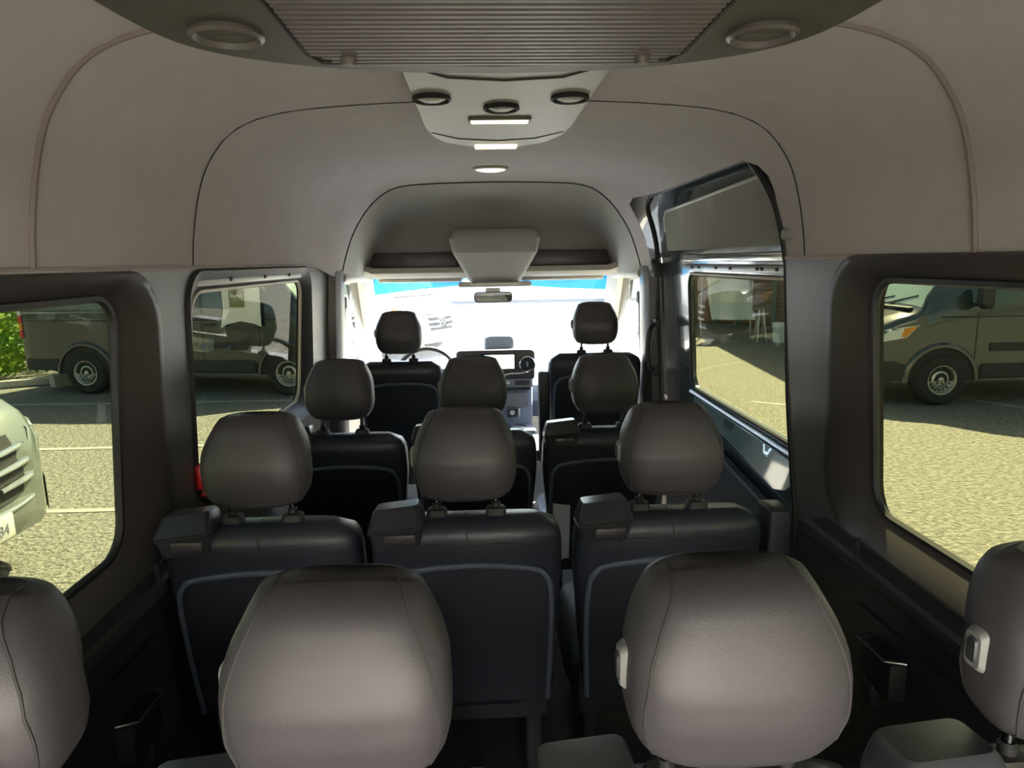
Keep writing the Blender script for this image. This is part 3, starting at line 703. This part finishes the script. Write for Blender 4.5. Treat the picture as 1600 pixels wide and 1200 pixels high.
g = G(); g.panel(GP, [], lambda x, y: (x, y, -.004), .12, (0, 0, .004)); gr_ = g.build('grille_back', M['black'], t)
g = G()
yy = -.2
while yy < .655:
    hw_ = .292 if yy < .60 else .285-(yy-.60)*.6
    g.box((0, yy, -.0065), (2*hw_, .009, .007)); yy += .0185
sl = g.build('grille_slats', M['grille'], t); sl['kind'] = 'stuff'
g = G(); g.tube([(x, y, -.003) for x, y in GP], .005, 6, closed=True); g.build('grille_frame', M['black'], t)
for x in (-.235, .235):
    g = G(); g.lathe([(0, -.020), (.010, -.020), (.013, -.014), (.013, -.006)], (x, .615, 0), 'z', 14); g.build('grille_latch', M['grille'], t)
for x in (-.390, .392):
    g = G(); g.lathe([(.050, .0), (.052, -.008), (.046, -.012), (.041, -.004)], (x, .515, 0), 'z', 28); vt = g.build('round_vent', M['grille'], t)
    g = G(); g.lathe([(0, -.006), (.025, -.007), (.041, -.004)], (x, .515, 0), 'z', 24); g.build('vent_disc', M['unit'], vt)
    g = G(); g.box((x, .515, -.006), (.055, .004, .004), .001); g.build('vent_blade', M['unit'], vt)

t = thing('ceiling_console', 'pale ceiling console with three round vents and lit reading lamp', 'console', (-.008, 1.30, 2.55))
C0 = [(-.215, .0), (.215, .0), (.215, .75), (.20, .90), (.165, 1.02), (.07, 1.10), (-.07, 1.10), (-.165, 1.02), (-.20, .90), (-.215, .75)]
def csc(f, z): return [(x*f, .5+(y-.5)*f, z-(0 if y > .2 else 0)) for x, y in C0]
g = G(); g.loft([csc(.97, -.003), csc(1.0, .008), csc(1.03, .05)], True, True, True); cb = g.build('console_body', M['unit_light'], t, ang=30)
g = G(); g.tube([(-.21, .10, -.004), (-.12, .20, -.005), (0, .225, -.005), (.12, .20, -.005), (.21, .10, -.004)], .0025, 6); g.build('console_groove', M['seam_dark'], t)
g = G(); g.tube([(-.195, .82, -.003), (-.12, .92, -.004), (0, .96, -.004), (.12, .92, -.004), (.195, .82, -.003)], .0022, 6); g.build('console_groove', M['seam_dark'], t)
for x, y in ((-.165, .375), (0.0, .475), (.158, .375)):
    g = G(); g.lathe([(.044, .0), (.046, -.008), (.041, -.011), (.036, -.003)], (x, y, -.003), 'z', 26); vt = g.build('round_vent', M['black'], t)
    g = G(); g.lathe([(0, -.010), (.022, -.010), (.035, -.004)], (x, y, -.003), 'z', 22); g.build('vent_disc', M['unit_light'], vt)
g = G(); g.box((0, .625, -.006), (.17, .05, .010), .004); lp = g.build('reading_lamp', M['unit'], t)
g = G(); g.box((0, .625, -.011), (.155, .036, .006), .003); g.build('lamp_lens', M['lens'], lp)
g = G(); g.box((0, 1.06, -.006), (.14, .05, .010), .004); g.build('lamp_lens', M['lens'], t)
t = thing('dome_light', 'small oval lit dome light in the ceiling ahead of the console', 'ceiling light', (-.01, 3.30, 2.60))
g = G(); g.lathe([(.085, .0), (.082, -.010), (.070, -.014)], (0, 0, 0), 'z', 28); g.build('bezel', M['unit_light'], t)
g = G(); g.lathe([(0, -.019), (.05, -.017), (.070, -.012)], (0, 0, 0), 'z', 28); g.build('lamp_lens', M['lens'], t)

# ------------------------------------------------------------------ parked vans
TOP = [(-3.02, 2.35), (-2.98, 2.56), (-2.8, 2.66), (-1, 2.70), (.2, 2.70), (.8, 2.63), (1.1, 2.52), (1.38, 2.32), (1.6, 2.08), (1.9, 1.72), (2.13, 1.42), (2.2, 1.36), (2.45, 1.28), (2.68, 1.16), (2.80, 1.02), (2.87, .86), (2.90, .70)]
HW = [(-3.02, .94), (-2.9, .99), (-1, 1.0), (1.6, 1.0), (2.1, .985), (2.4, .955), (2.6, .91), (2.75, .83), (2.85, .70), (2.90, .58)]
HR = [(-3.02, .82), (-2.8, .84), (.8, .84), (1.4, .79), (1.9, .82), (2.13, .84), (2.4, .78), (2.68, .70), (2.8, .66), (2.90, .50)]
BOT = [(-3.02, .45), (-2.6, .40), (2.4, .36), (2.75, .30), (2.90, .34)]
def vside(y, z):
    hw, hr, zt = interp(HW, y), interp(HR, y), interp(TOP, y); zb = min(1.35, zt-.12)
    if z <= zb: return hw
    t = min(1, (z-zb)/max(.05, zt-.10-zb)); return lerp(hw, hr, t**1.35)
def vsec(y):
    hw, hr, zt, z0 = interp(HW, y), interp(HR, y), interp(TOP, y), interp(BOT, y); P = []
    P += [(0, z0), (hw*.6, z0), (hw-.06, z0), (hw-.015, z0+.03), (hw, z0+.10)]
    zb = min(1.35, zt-.12); zb = max(zb, z0+.15)
    for k in (1, 2, 3, 4): P.append((hw, lerp(z0+.10, zb, k/4)))
    for k in range(1, 7):
        z = lerp(zb, max(zb+.02, zt-.10), k/6); P.append((vside(y, z), z))
    xl, zl = P[-1]
    for a in (25, 50, 75): P.append((xl-.10*(1-math.cos(math.radians(a))), zl+(zt-.02-zl)*math.sin(math.radians(a))))
    P += [(xl*.6, zt-.005), (xl*.3, zt), (0, zt)]
    return P
def make_van(label, loc, rz, paint, front=False, sides=(-1, 1), plate=None, group=None, mirrors=True):
    t = thing('parked_van', label, 'van', loc, rz, group)
    # local: +x forward
    ys = sorted(set([p[0] for p in TOP]+[-2.5, -2, -1.5, -.5, .5, 1.0, 1.25, 1.5, 1.75, 2.0, 2.3, 2.55, 2.72]))
    R = []
    for y in ys:
        s = vsec(y); R.append([(y, -x, z) for x, z in s]+[(y, x, z) for x, z in s[::-1][1:-1]])
    g = G(); g.loft(R, True, True, True); body = g.build('body', paint, t, ang=32)
    def sp(name, poly, m, sd, off=.008, grid=.12, par=None):
        g = G(); g.panel(poly, [], lambda y, z: (y, sd*(vside(y, z)+off), z), grid, (0, -sd*.006, 0)); return g.build(name, m, par or t)
    for sd in sides:
        sp('cab_window', [(.42, 1.45), (1.55, 1.42), (1.70, 1.52), (1.22, 2.12), (.42, 2.15)], M['vglass'], sd)
        sp('side_window', rrect(-.45, 1.80, 1.35, .66, .08), M['vglass'], sd)
        sp('side_window', rrect(-2.05, 1.80, 1.45, .66, .08), M['vglass'], sd)
        sp('lower_cladding', [(-2.95, .42), (-2.35, .42), (-2.35, .62), (-2.95, .62)], M['cladding'], sd, .012)
        sp('lower_cladding', [(-1.3, .42), (1.25, .40), (1.25, .60), (-1.3, .60)], M['cladding'], sd, .014)
        sp('waist_moulding', [(-1.25, .78), (1.15, .78), (1.15, .90), (-1.25, .90)], M['cladding'], sd, .012)
        sp('bumper_corner', [(2.35, .36), (2.84, .36), (2.84, .62), (2.5, .66), (2.35, .60)], M['cladding'], sd, .012, .06)
        for y0 in (.36, 1.36, -1.18):
            g = G(); zs = [.62+k*.12 for k in range(13 if y0 < 1 else 7)]
            g.tube([(y0, sd*(vside(y0, z)+.002), z) for z in zs], .006, 5); g.build('door_gap', M['black'], t)
        g = G(); g.tube([(lerp(-2.9, 1.9, k/20), sd*(vside(0, 1.28)+.002), 1.28) for k in range(21)], .012, 6); g.build('body_crease', paint, t)
        g = G(); g.box((.50, sd*1.03, 1.20), (.20, .03, .04), .012); g.build('door_handle', M['cladding'], t)
        # headlamp wrapping the corner
        hl = sp('headlamp', [(2.20, 1.17), (2.36, 1.00), (2.72, .92), (2.83, .94), (2.80, 1.02), (2.55, 1.13)], M['lamp'], sd, .010, .05)
        sp('indicator', [(2.22, 1.16), (2.37, 1.01), (2.44, 1.0), (2.40, 1.13)], M['amber'], sd, .014, .05, hl)
        g = G(); g.lathe([(0, .0), (.035, .0), (.045, -.02)], (2.66, sd*(vside(2.66, .55)+.02), .56), 'y', 14); g.build('fog_lamp', M['lamp'], t)
        # wing mirror
        if mirrors:
          g = G(); g.loft([[(1.42+d, sd*(1.20+b*f), 1.58+c*f) for b, c in rrect(0, 0, .20, .36, .06, 4)] for f, d in ((.6, .10), (1, .03), (1, -.04))], True, True, True)
          g.tube([(1.45, sd*1.0, 1.45), (1.43, sd*1.16, 1.48)], .03, 8); g.build('wing_mirror', M['cladding'], t)
        for y0 in (1.83, -1.83):
            arc = [(y0+.50*math.cos(PI*k/16), .36+.50*math.sin(PI*k/16)) for k in range(17)]
            sp('wheel_arch', arc, M['black'], sd, .010, .10)
            g = G(); R = []
            for k in range(17):
                a = PI*k/16; c, s_ = math.cos(a), math.sin(a); p = []
                for rr, o_ in ((.475, .012), (.49, .035), (.53, .035), (.56, .008)): 
                    yy, zz = y0+rr*c, .36+rr*s_; p.append((yy, sd*(vside(yy, zz)+o_), zz))
                R.append(p)
            g.loft(R, False); g.build('arch_lip', paint, t)
            yo = sd*.90
            g = G(); prof = [(.20, .13), (.25, .145), (.33, .14), (.37, .10), (.38, .04), (.38, -.06), (.36, -.10), (.24, -.10)]
            g.lathe([(r, h*sd+yo) for r, h in prof], (y0, 0, .38), 'y', 36); wh = g.build('tyre', M['tyre'], t)
            g = G(); prof = [(.205, .125), (.215, .140), (.200, .138), (.185, .10), (.165, .085), (.125, .105), (.10, .11), (.085, .085), (.045, .085), (.04, .12), (.0, .125)]
            g.lathe([(r, h*sd+yo) for r, h in prof], (y0, 0, .38), 'y', 36); g.build('rim', M['rimsteel'], wh)
            g = G()
            for k in range(16):
                a = 2*PI*k/16; g.box((y0+.150*math.cos(a), yo+sd*.098, .38+.150*math.sin(a)), (.030, .012, .022), .004, rot=Matrix.Rotation(-a, 3, 'Y'))
            o = g.build('rim_slots', M['black'], wh)
            g = G()
            for k in range(6):
                a = 2*PI*k/6; g.lathe([(0, .10*sd+yo), (.010, .10*sd+yo), (.010, .08*sd+yo)], (y0+.065*math.cos(a), 0, .38+.065*math.sin(a)), 'y', 8)
            g.build('wheel_nuts', M['black'], wh)
    # windscreen and bonnet details
    def wsv(u, v):
        y = lerp(1.36, 2.12, v); zt = interp(TOP, y); return (y+.03*0, u*(vside(y, zt-.10)-.06), zt+.012-.035*u**4)
    g = G(); g.panel([(-1, 0), (1, 0), (1, 1), (-1, 1)], [], wsv, .15); g.build('windscreen', M['vscreen'], t)
    g = G(); g.tube([(2.16, -.6, 1.42), (2.05, .1, 1.54)], .010, 6); g.tube([(2.16, .0, 1.42), (2.02, .62, 1.57)], .010, 6); g.build('wipers', M['black'], t)
    g = G(); g.box((2.17, 0, 1.395), (.10, 1.45, .03), .01); g.build('cowl', M['cladding'], t)
    # grille: dark field with chrome bars, star badge, bumper, plate
    def fy(z): return interp([(.3, 2.88), (.70, 2.905), (.86, 2.875), (1.02, 2.805), (1.16, 2.69)], z)
    g = G(); g.panel([(-.42, .62), (.42, .62), (.56, .80), (.52, 1.02), (-.52, 1.02), (-.56, .80)], [], lambda x, z: (fy(z)+.025-.20*abs(x)**2.2, x, z), .08, (-.05, 0, 0)); gr = g.build('grille', M['black'], t)
    for zz in (.70, .81, .92):
        for s_ in (-1, 1):
            pts = [(fy(zz)+.045-.20*abs(x)**2.2, x*s_, zz+.03*abs(x)) for x in (.10, .22, .34, .44, .52)]
            g = G(); g.tube(pts, [.018, .020, .022, .024, .012], 8); g.build('grille_bar', M['chrome'], gr)
    g = G(); g.tube([(fy(.81)+.05, .10*math.cos(a), .81+.10*math.sin(a)) for a in [2*PI*k/24 for k in range(24)]], .011, 6, closed=True)
    for k in range(3):
        a = PI/2+2*PI*k/3; g.tube([(fy(.81)+.05, 0, .81), (fy(.81)+.05, .10*math.cos(a), .81+.10*math.sin(a))], [.012, .003], 6)
    g.build('star_badge', M['chrome'], gr)
    g = G(); R = []
    for k in range(13):
        u = -1+2*k/12; x = u*.93; yb_ = 2.93-.34*abs(u)**3.2
        R.append([(yb_-.10, x, .60), (yb_, x, .575), (yb_+.02, x, .50), (yb_, x, .40), (yb_-.06, x, .33), (yb_-.12, x, .34)])
    g.loft(R, False); bpr = g.build('bumper', paint if front else M['cladding'], t)
    g = G(); g.tube([(2.945-.34*abs(u)**3.2, u*.90, .545+.02*abs(u)) for u in [-1+k/8 for k in range(17)]], .016, 6); g.build('bumper_strip', M['chrome'], bpr)
    if plate:
        g = G(); g.box((2.958, 0, .46), (.012, .32, .16), .004); pl = g.build('licence_plate', M['white'], t)
        text(plate, .105, M['dash'], pl, (2.966, 0, .45), (PI/2, 0, PI/2))
    # tail lamps and red-white markers
    for sd in sides:
        for k, m in enumerate((M['redwhite'], M['white'], M['redwhite'], M['amber'], M['redwhite'])):
            g = G(); g.box((-3.0, sd*.945, 1.05+.52-.13*k), (.07, .06, .125), .01); g.build('tail_lamp', m, t)
        g = G(); g.tube([(-2.9, sd*(vside(-2, 1.42)+.012), 1.42), (.30, sd*(vside(0, 1.42)+.012), 1.42)], .010, 6); g.build('side_rail', M['rimsteel'], t)
    return t
# A: dark van in the shade on the left, side on
ang = math.atan2(11.41-11.97, -3.365+6.813)
pA = Vector(((-3.365-6.813)/2, (11.41+11.97)/2, 0))+Vector((-math.sin(ang), math.cos(ang), 0))*.93
vA = make_van('dark slate van parked side-on beyond the left windows', pA, ang, M['van_dark'], sides=(-1,), mirrors=False)
# B: silver van nose close on the left
vB = make_van('pale silver van with three chrome grille bars close outside the left rear window', (-3.45-2.80, 4.38, 0), 0, M['van_silver'], front=True, plate='1384')
# C: grey van on the right
vC = make_van('warm grey van with orange indicator in its headlamp, outside the right rear window', (6.512+1.83, 9.41+.92, 0), PI, M['van_grey'], sides=(1,))
# D: silver van ahead; its white paint stands for the windscreen glare
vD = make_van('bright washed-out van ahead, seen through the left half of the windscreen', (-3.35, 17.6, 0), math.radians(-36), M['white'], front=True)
# panel imitating a window reflection, set on the side of van A
def onA(u, off): return pA+Vector((math.cos(ang), math.sin(ang), 0))*u+Vector((math.sin(ang), -math.cos(ang), 0))*off
t = thing('reflection_panel', 'white panel with olive square imitating a window reflection on the dark van', 'reflection panel', onA(1.10, 1.075)-Vector((0, 0, .13)), ang)
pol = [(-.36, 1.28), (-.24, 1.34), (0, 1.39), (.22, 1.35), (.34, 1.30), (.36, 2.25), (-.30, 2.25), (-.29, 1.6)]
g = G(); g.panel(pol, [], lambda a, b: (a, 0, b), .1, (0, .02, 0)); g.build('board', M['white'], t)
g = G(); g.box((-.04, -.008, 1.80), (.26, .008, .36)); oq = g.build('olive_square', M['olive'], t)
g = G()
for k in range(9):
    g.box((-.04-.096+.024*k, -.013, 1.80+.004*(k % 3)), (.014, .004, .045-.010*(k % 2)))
g.build('reflected_marks', M['white'], oq)

# ------------------------------------------------------------------ lot: lines, kerb, wheel stop, hedge
def strip(name, lab, a, b, wd):
    a = Vector(a); b = Vector(b); d = (b-a).normalized(); n = Vector((-d.y, d.x, 0))*wd/2
    g = G(); g.add([a+n, b+n, b-n, a-n, a+n+Vector((0, 0, .006)), b+n+Vector((0, 0, .006)), b-n+Vector((0, 0, .006)), a-n+Vector((0, 0, .006))], [(0, 1, 2, 3), (4, 5, 6, 7), (0, 1, 5, 4), (1, 2, 6, 5), (2, 3, 7, 6), (3, 0, 4, 7)])
    tag(g.build(name, M['line'], smooth=False), lab, 'parking line')
strip('parking_line', 'white line on the shaded asphalt beside the dark van', (-9.5, 11.2, 0), (-2.8, 10.9, 0), .10)
strip('parking_line', 'white line on the sunlit asphalt at the edge of the shade on the left', (-9, 8.30, 0), (-3, 8.2, 0), .10)
strip('parking_line', 'white line on the asphalt below the silver van bumper', (-8, 6.1, 0), (-2.2, 6.0, 0), .09)
strip('parking_line', 'white line on the asphalt beside the grey van wheel', (7.0, 10.2, 0), (8.1, 8.0, 0), .09)
strip('parking_line', 'short white line near the nose of the grey van', (4.0, 9.9, 0), (5.3, 8.9, 0), .09)
t = thing('kerb', 'pale concrete kerb edging the hedge', 'kerb', (-9.55, 12.45, 0), math.radians(27))
for k in range(4):
    g = G(); g.box((-2.6+k*1.22, 0, .07), (1.20, .16, .13), .02); g.build('kerb_stone', M['kerb'], t)
t = thing('wheel_stop', 'tilted pale concrete block beside the hedge and dark van wheel', 'wheel stop', (-7.85, 12.95, 0), math.radians(50))
g = G(); g.loft([[(x, y, z) for y, z in ((-.14, 0), (-.10, .20), (-.05, .24), (.05, .24), (.10, .20), (.14, 0))] for x in (-.28, .28)], True, True, True); g.build('block', M['kerb'], t)
t = thing('hedge', 'bright green leafy hedge at the far left beside the dark van', 'hedge', (-11.3, 14.3, 0))
vs = []; fs = []
for k in range(9000):
    a = random.uniform(0, 2*PI); ph = math.acos(random.uniform(-.2, 1)); rr = random.uniform(.80, 1.0)
    lump = 1+.14*math.sin(a*5+ph*4)+.08*math.sin(a*11)
    p = Vector((2.3*rr*lump*math.sin(ph)*math.cos(a), 1.4*rr*lump*math.sin(ph)*math.sin(a), .10+1.85*rr*lump*abs(math.cos(ph))))
    u = Vector((random.uniform(-1, 1), random.uniform(-1, 1), random.uniform(-.6, .6))).normalized()*random.uniform(.05, .09); v = u.orthogonal().normalized()*u.length*.55
    o = len(vs); vs += [p-u, p+v, p+u, p-v]; fs.append((o, o+1, o+2, o+3))
g = G(); g.v = [tuple(v) for v in vs]; g.f = fs
me = bpy.data.meshes.new('foliage'); me.from_pydata(g.v, [], g.f); me.materials.append(M['leaf']); o = bpy.data.objects.new('foliage', me); COL.objects.link(o); o.parent = t; o['kind'] = 'stuff'
for k in range(5):
    x = -1.4+.7*k; g = G(); g.tube([(x, 0, 0), (x+.1, .1, .6), (x-.05, 0, 1.3)], [.05, .04, .02], 6); g.build('stem', M['stem'], t)

t = thing('shade_wall', 'added grey wall shading the ground behind the dark van', 'wall', (-6.0, 14.9, 0))  # wall added so the ground under the dark van stays shaded
g = G(); g.box((0, 0, 1.15), (5.2, .2, 2.3)); g.build('wall_body', M['kerb'], t)
g = G(); g.box((0, 0, 2.34), (5.3, .28, .08), .01); g.build('coping', M['kerb'], t)
# ------------------------------------------------------------------ brown boarded building on the right
t = thing('boarded_building', 'brown building with horizontal boards beyond the sliding door window', 'building', (6.9, 23.0, 0), math.radians(-35))
for k in range(30):
    g = G(); g.box((5.2, 0, .10+k*.135), (11.6, .05, .122), .012); g.build('board', M['plank'], t)
g = G(); g.box((5.2, .10, 2.05), (11.6, .10, 4.1)); g.build('wall_backing', M['stem'], t)
for x in (-.7, 1.05, 2.9, 5.5, 8.5):
    g = G(); g.box((x, -.06, 2.05), (.16, .10, 4.1), .01); g.build('post', M['post'], t)
g = G(); g.box((5.2, -.2, 4.2), (12.2, .9, .18), .02); g.build('roof_slab', M['roof'], t)
g = G(); g.box((5.2, 2.5, 2.1), (11.6, 4.6, 4.2)); g.build('building_body', M['bwall'], t)
t = thing('carport', 'tall flat carport roof on green posts shading the ground on the right', 'carport', (0, 0, 0))
cp = [(6.55, 13.9), (17, 13.9), (17, 15.0), (7.35, 21.6)]
g = G(); g.panel(cp, [], lambda a, b: (a, b, 3.75), 1.5, (0, 0, .14)); g.build('roof_slab', M['roof'], t)
for x, y in ((8.7, 14.2), (12.5, 14.2), (16.5, 14.2), (7.9, 20.8), (16.5, 14.9)):
    g = G(); g.box((x, y, 1.875), (.14, .14, 3.75), .01); g.build('post', M['post'], t)
t = thing('tarp', 'crumpled white tarp standing in for a partly reflected white patch', 'tarp', (6.5, 18.2, 0), math.radians(-14))  # white sheet imitates a bright patch partly mirrored in the window glass
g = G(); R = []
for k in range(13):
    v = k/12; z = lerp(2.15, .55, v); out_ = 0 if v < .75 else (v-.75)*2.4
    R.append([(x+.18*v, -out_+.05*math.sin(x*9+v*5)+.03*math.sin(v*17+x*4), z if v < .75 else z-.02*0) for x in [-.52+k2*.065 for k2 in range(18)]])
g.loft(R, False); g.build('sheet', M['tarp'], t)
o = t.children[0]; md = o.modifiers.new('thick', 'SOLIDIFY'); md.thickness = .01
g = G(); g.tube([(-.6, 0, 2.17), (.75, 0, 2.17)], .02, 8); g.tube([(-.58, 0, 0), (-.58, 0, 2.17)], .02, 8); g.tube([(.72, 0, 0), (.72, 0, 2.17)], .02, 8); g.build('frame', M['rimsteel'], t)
t = thing('bucket', 'white plastic bucket standing by the brown building', 'bucket', (7.55, 16.95, 0))
g = G(); g.lathe([(.0, .01), (.16, .01), (.17, .0), (.20, .46), (.215, .46), (.215, .50), (.20, .50), (.155, .03), (0, .03)], (0, 0, 0), 'z', 28); g.build('shell', M['bucket'], t)
g = G(); g.tube([(.21*math.cos(a), -.02-.12*math.sin(a), .47-.20*math.sin(a)) for a in [PI*k/12 for k in range(13)]], .007, 6); g.build('handle', M['rimsteel'], t)
t = thing('trestle', 'low pale work trestle beside the white bucket', 'trestle', (7.1, 17.1, 0))
for x, y in ((-.12, -.1), (.12, -.1), (-.12, .15), (.12, .15)):
    g = G(); g.tube([(x, y, 0), (x*.4, .02, .85)], .025, 6); g.build('leg', M['rimsteel'], t)
g = G(); g.tube([(-.25, .02, .85), (.25, .02, .87)], .03, 6); g.build('beam', M['rimsteel'], t)
t = thing('green_bag', 'bright green bag hanging on the brown wall', 'bag', (8.15, 17.2, 1.02))
g = G(); g.loft([superring(.02*math.sin(k*2), 0, z, a, b, 2.4, 18) for k, (z, a, b) in enumerate(((-.25, .10, .06), (-.18, .18, .10), (.0, .17, .10), (.16, .12, .08), (.28, .10, .05), (.38, .03, .02)))], True, True, True); g.build('sack', M['green'], t)
g = G(); g.tube([(0, 0, .36), (.03, .0, .48), (0, 0, .60)], .012, 6); g.build('strap', M['green'], t)
t = thing('work_bench', 'low pale work bench against the brown boards right of the bucket', 'bench', (8.75, 17.3, 1.02))
g = G(); g.box((0, 0, -.34), (1.5, .5, .05), .01); g.build('bench_top', M['bwall'], t)
for x in (-.5, .5):
    g = G(); g.box((x, 0, -.69), (.06, .4, .66)); g.build('leg', M['stem'], t)
# unseen pale building, added to bounce sun onto the rear headrests
t = thing('bounce_building', 'unseen pale building added to bounce sun through the open rear', 'building', (0, -7.0, 0))
g = G(); g.box((0, -2, 2.6), (18, 4, 5.2)); g.build('wall', M['white'], t)
g = G(); g.box((0, -1.9, 5.3), (18.6, 4.6, .2), .02); g.build('roof', M['roof'], t)
g = G(); g.box((0, .06, .65), (18, .16, 1.3), .02); g.build('bounce_cutoff', M['cladding'], t)  # dark band added to keep low bounced light off the van ceiling
for k in range(4):
    g = G(); g.box((-6.6+k*4.4, .03, 2.4), (2.2, .08, 1.4), .02); g.build('window', M['vglass'], t)
# grey building far ahead, coloured white to imitate the glare
t = thing('far_building', 'glare-whitened building far ahead through the windscreen', 'building', (-3, 42, 0))
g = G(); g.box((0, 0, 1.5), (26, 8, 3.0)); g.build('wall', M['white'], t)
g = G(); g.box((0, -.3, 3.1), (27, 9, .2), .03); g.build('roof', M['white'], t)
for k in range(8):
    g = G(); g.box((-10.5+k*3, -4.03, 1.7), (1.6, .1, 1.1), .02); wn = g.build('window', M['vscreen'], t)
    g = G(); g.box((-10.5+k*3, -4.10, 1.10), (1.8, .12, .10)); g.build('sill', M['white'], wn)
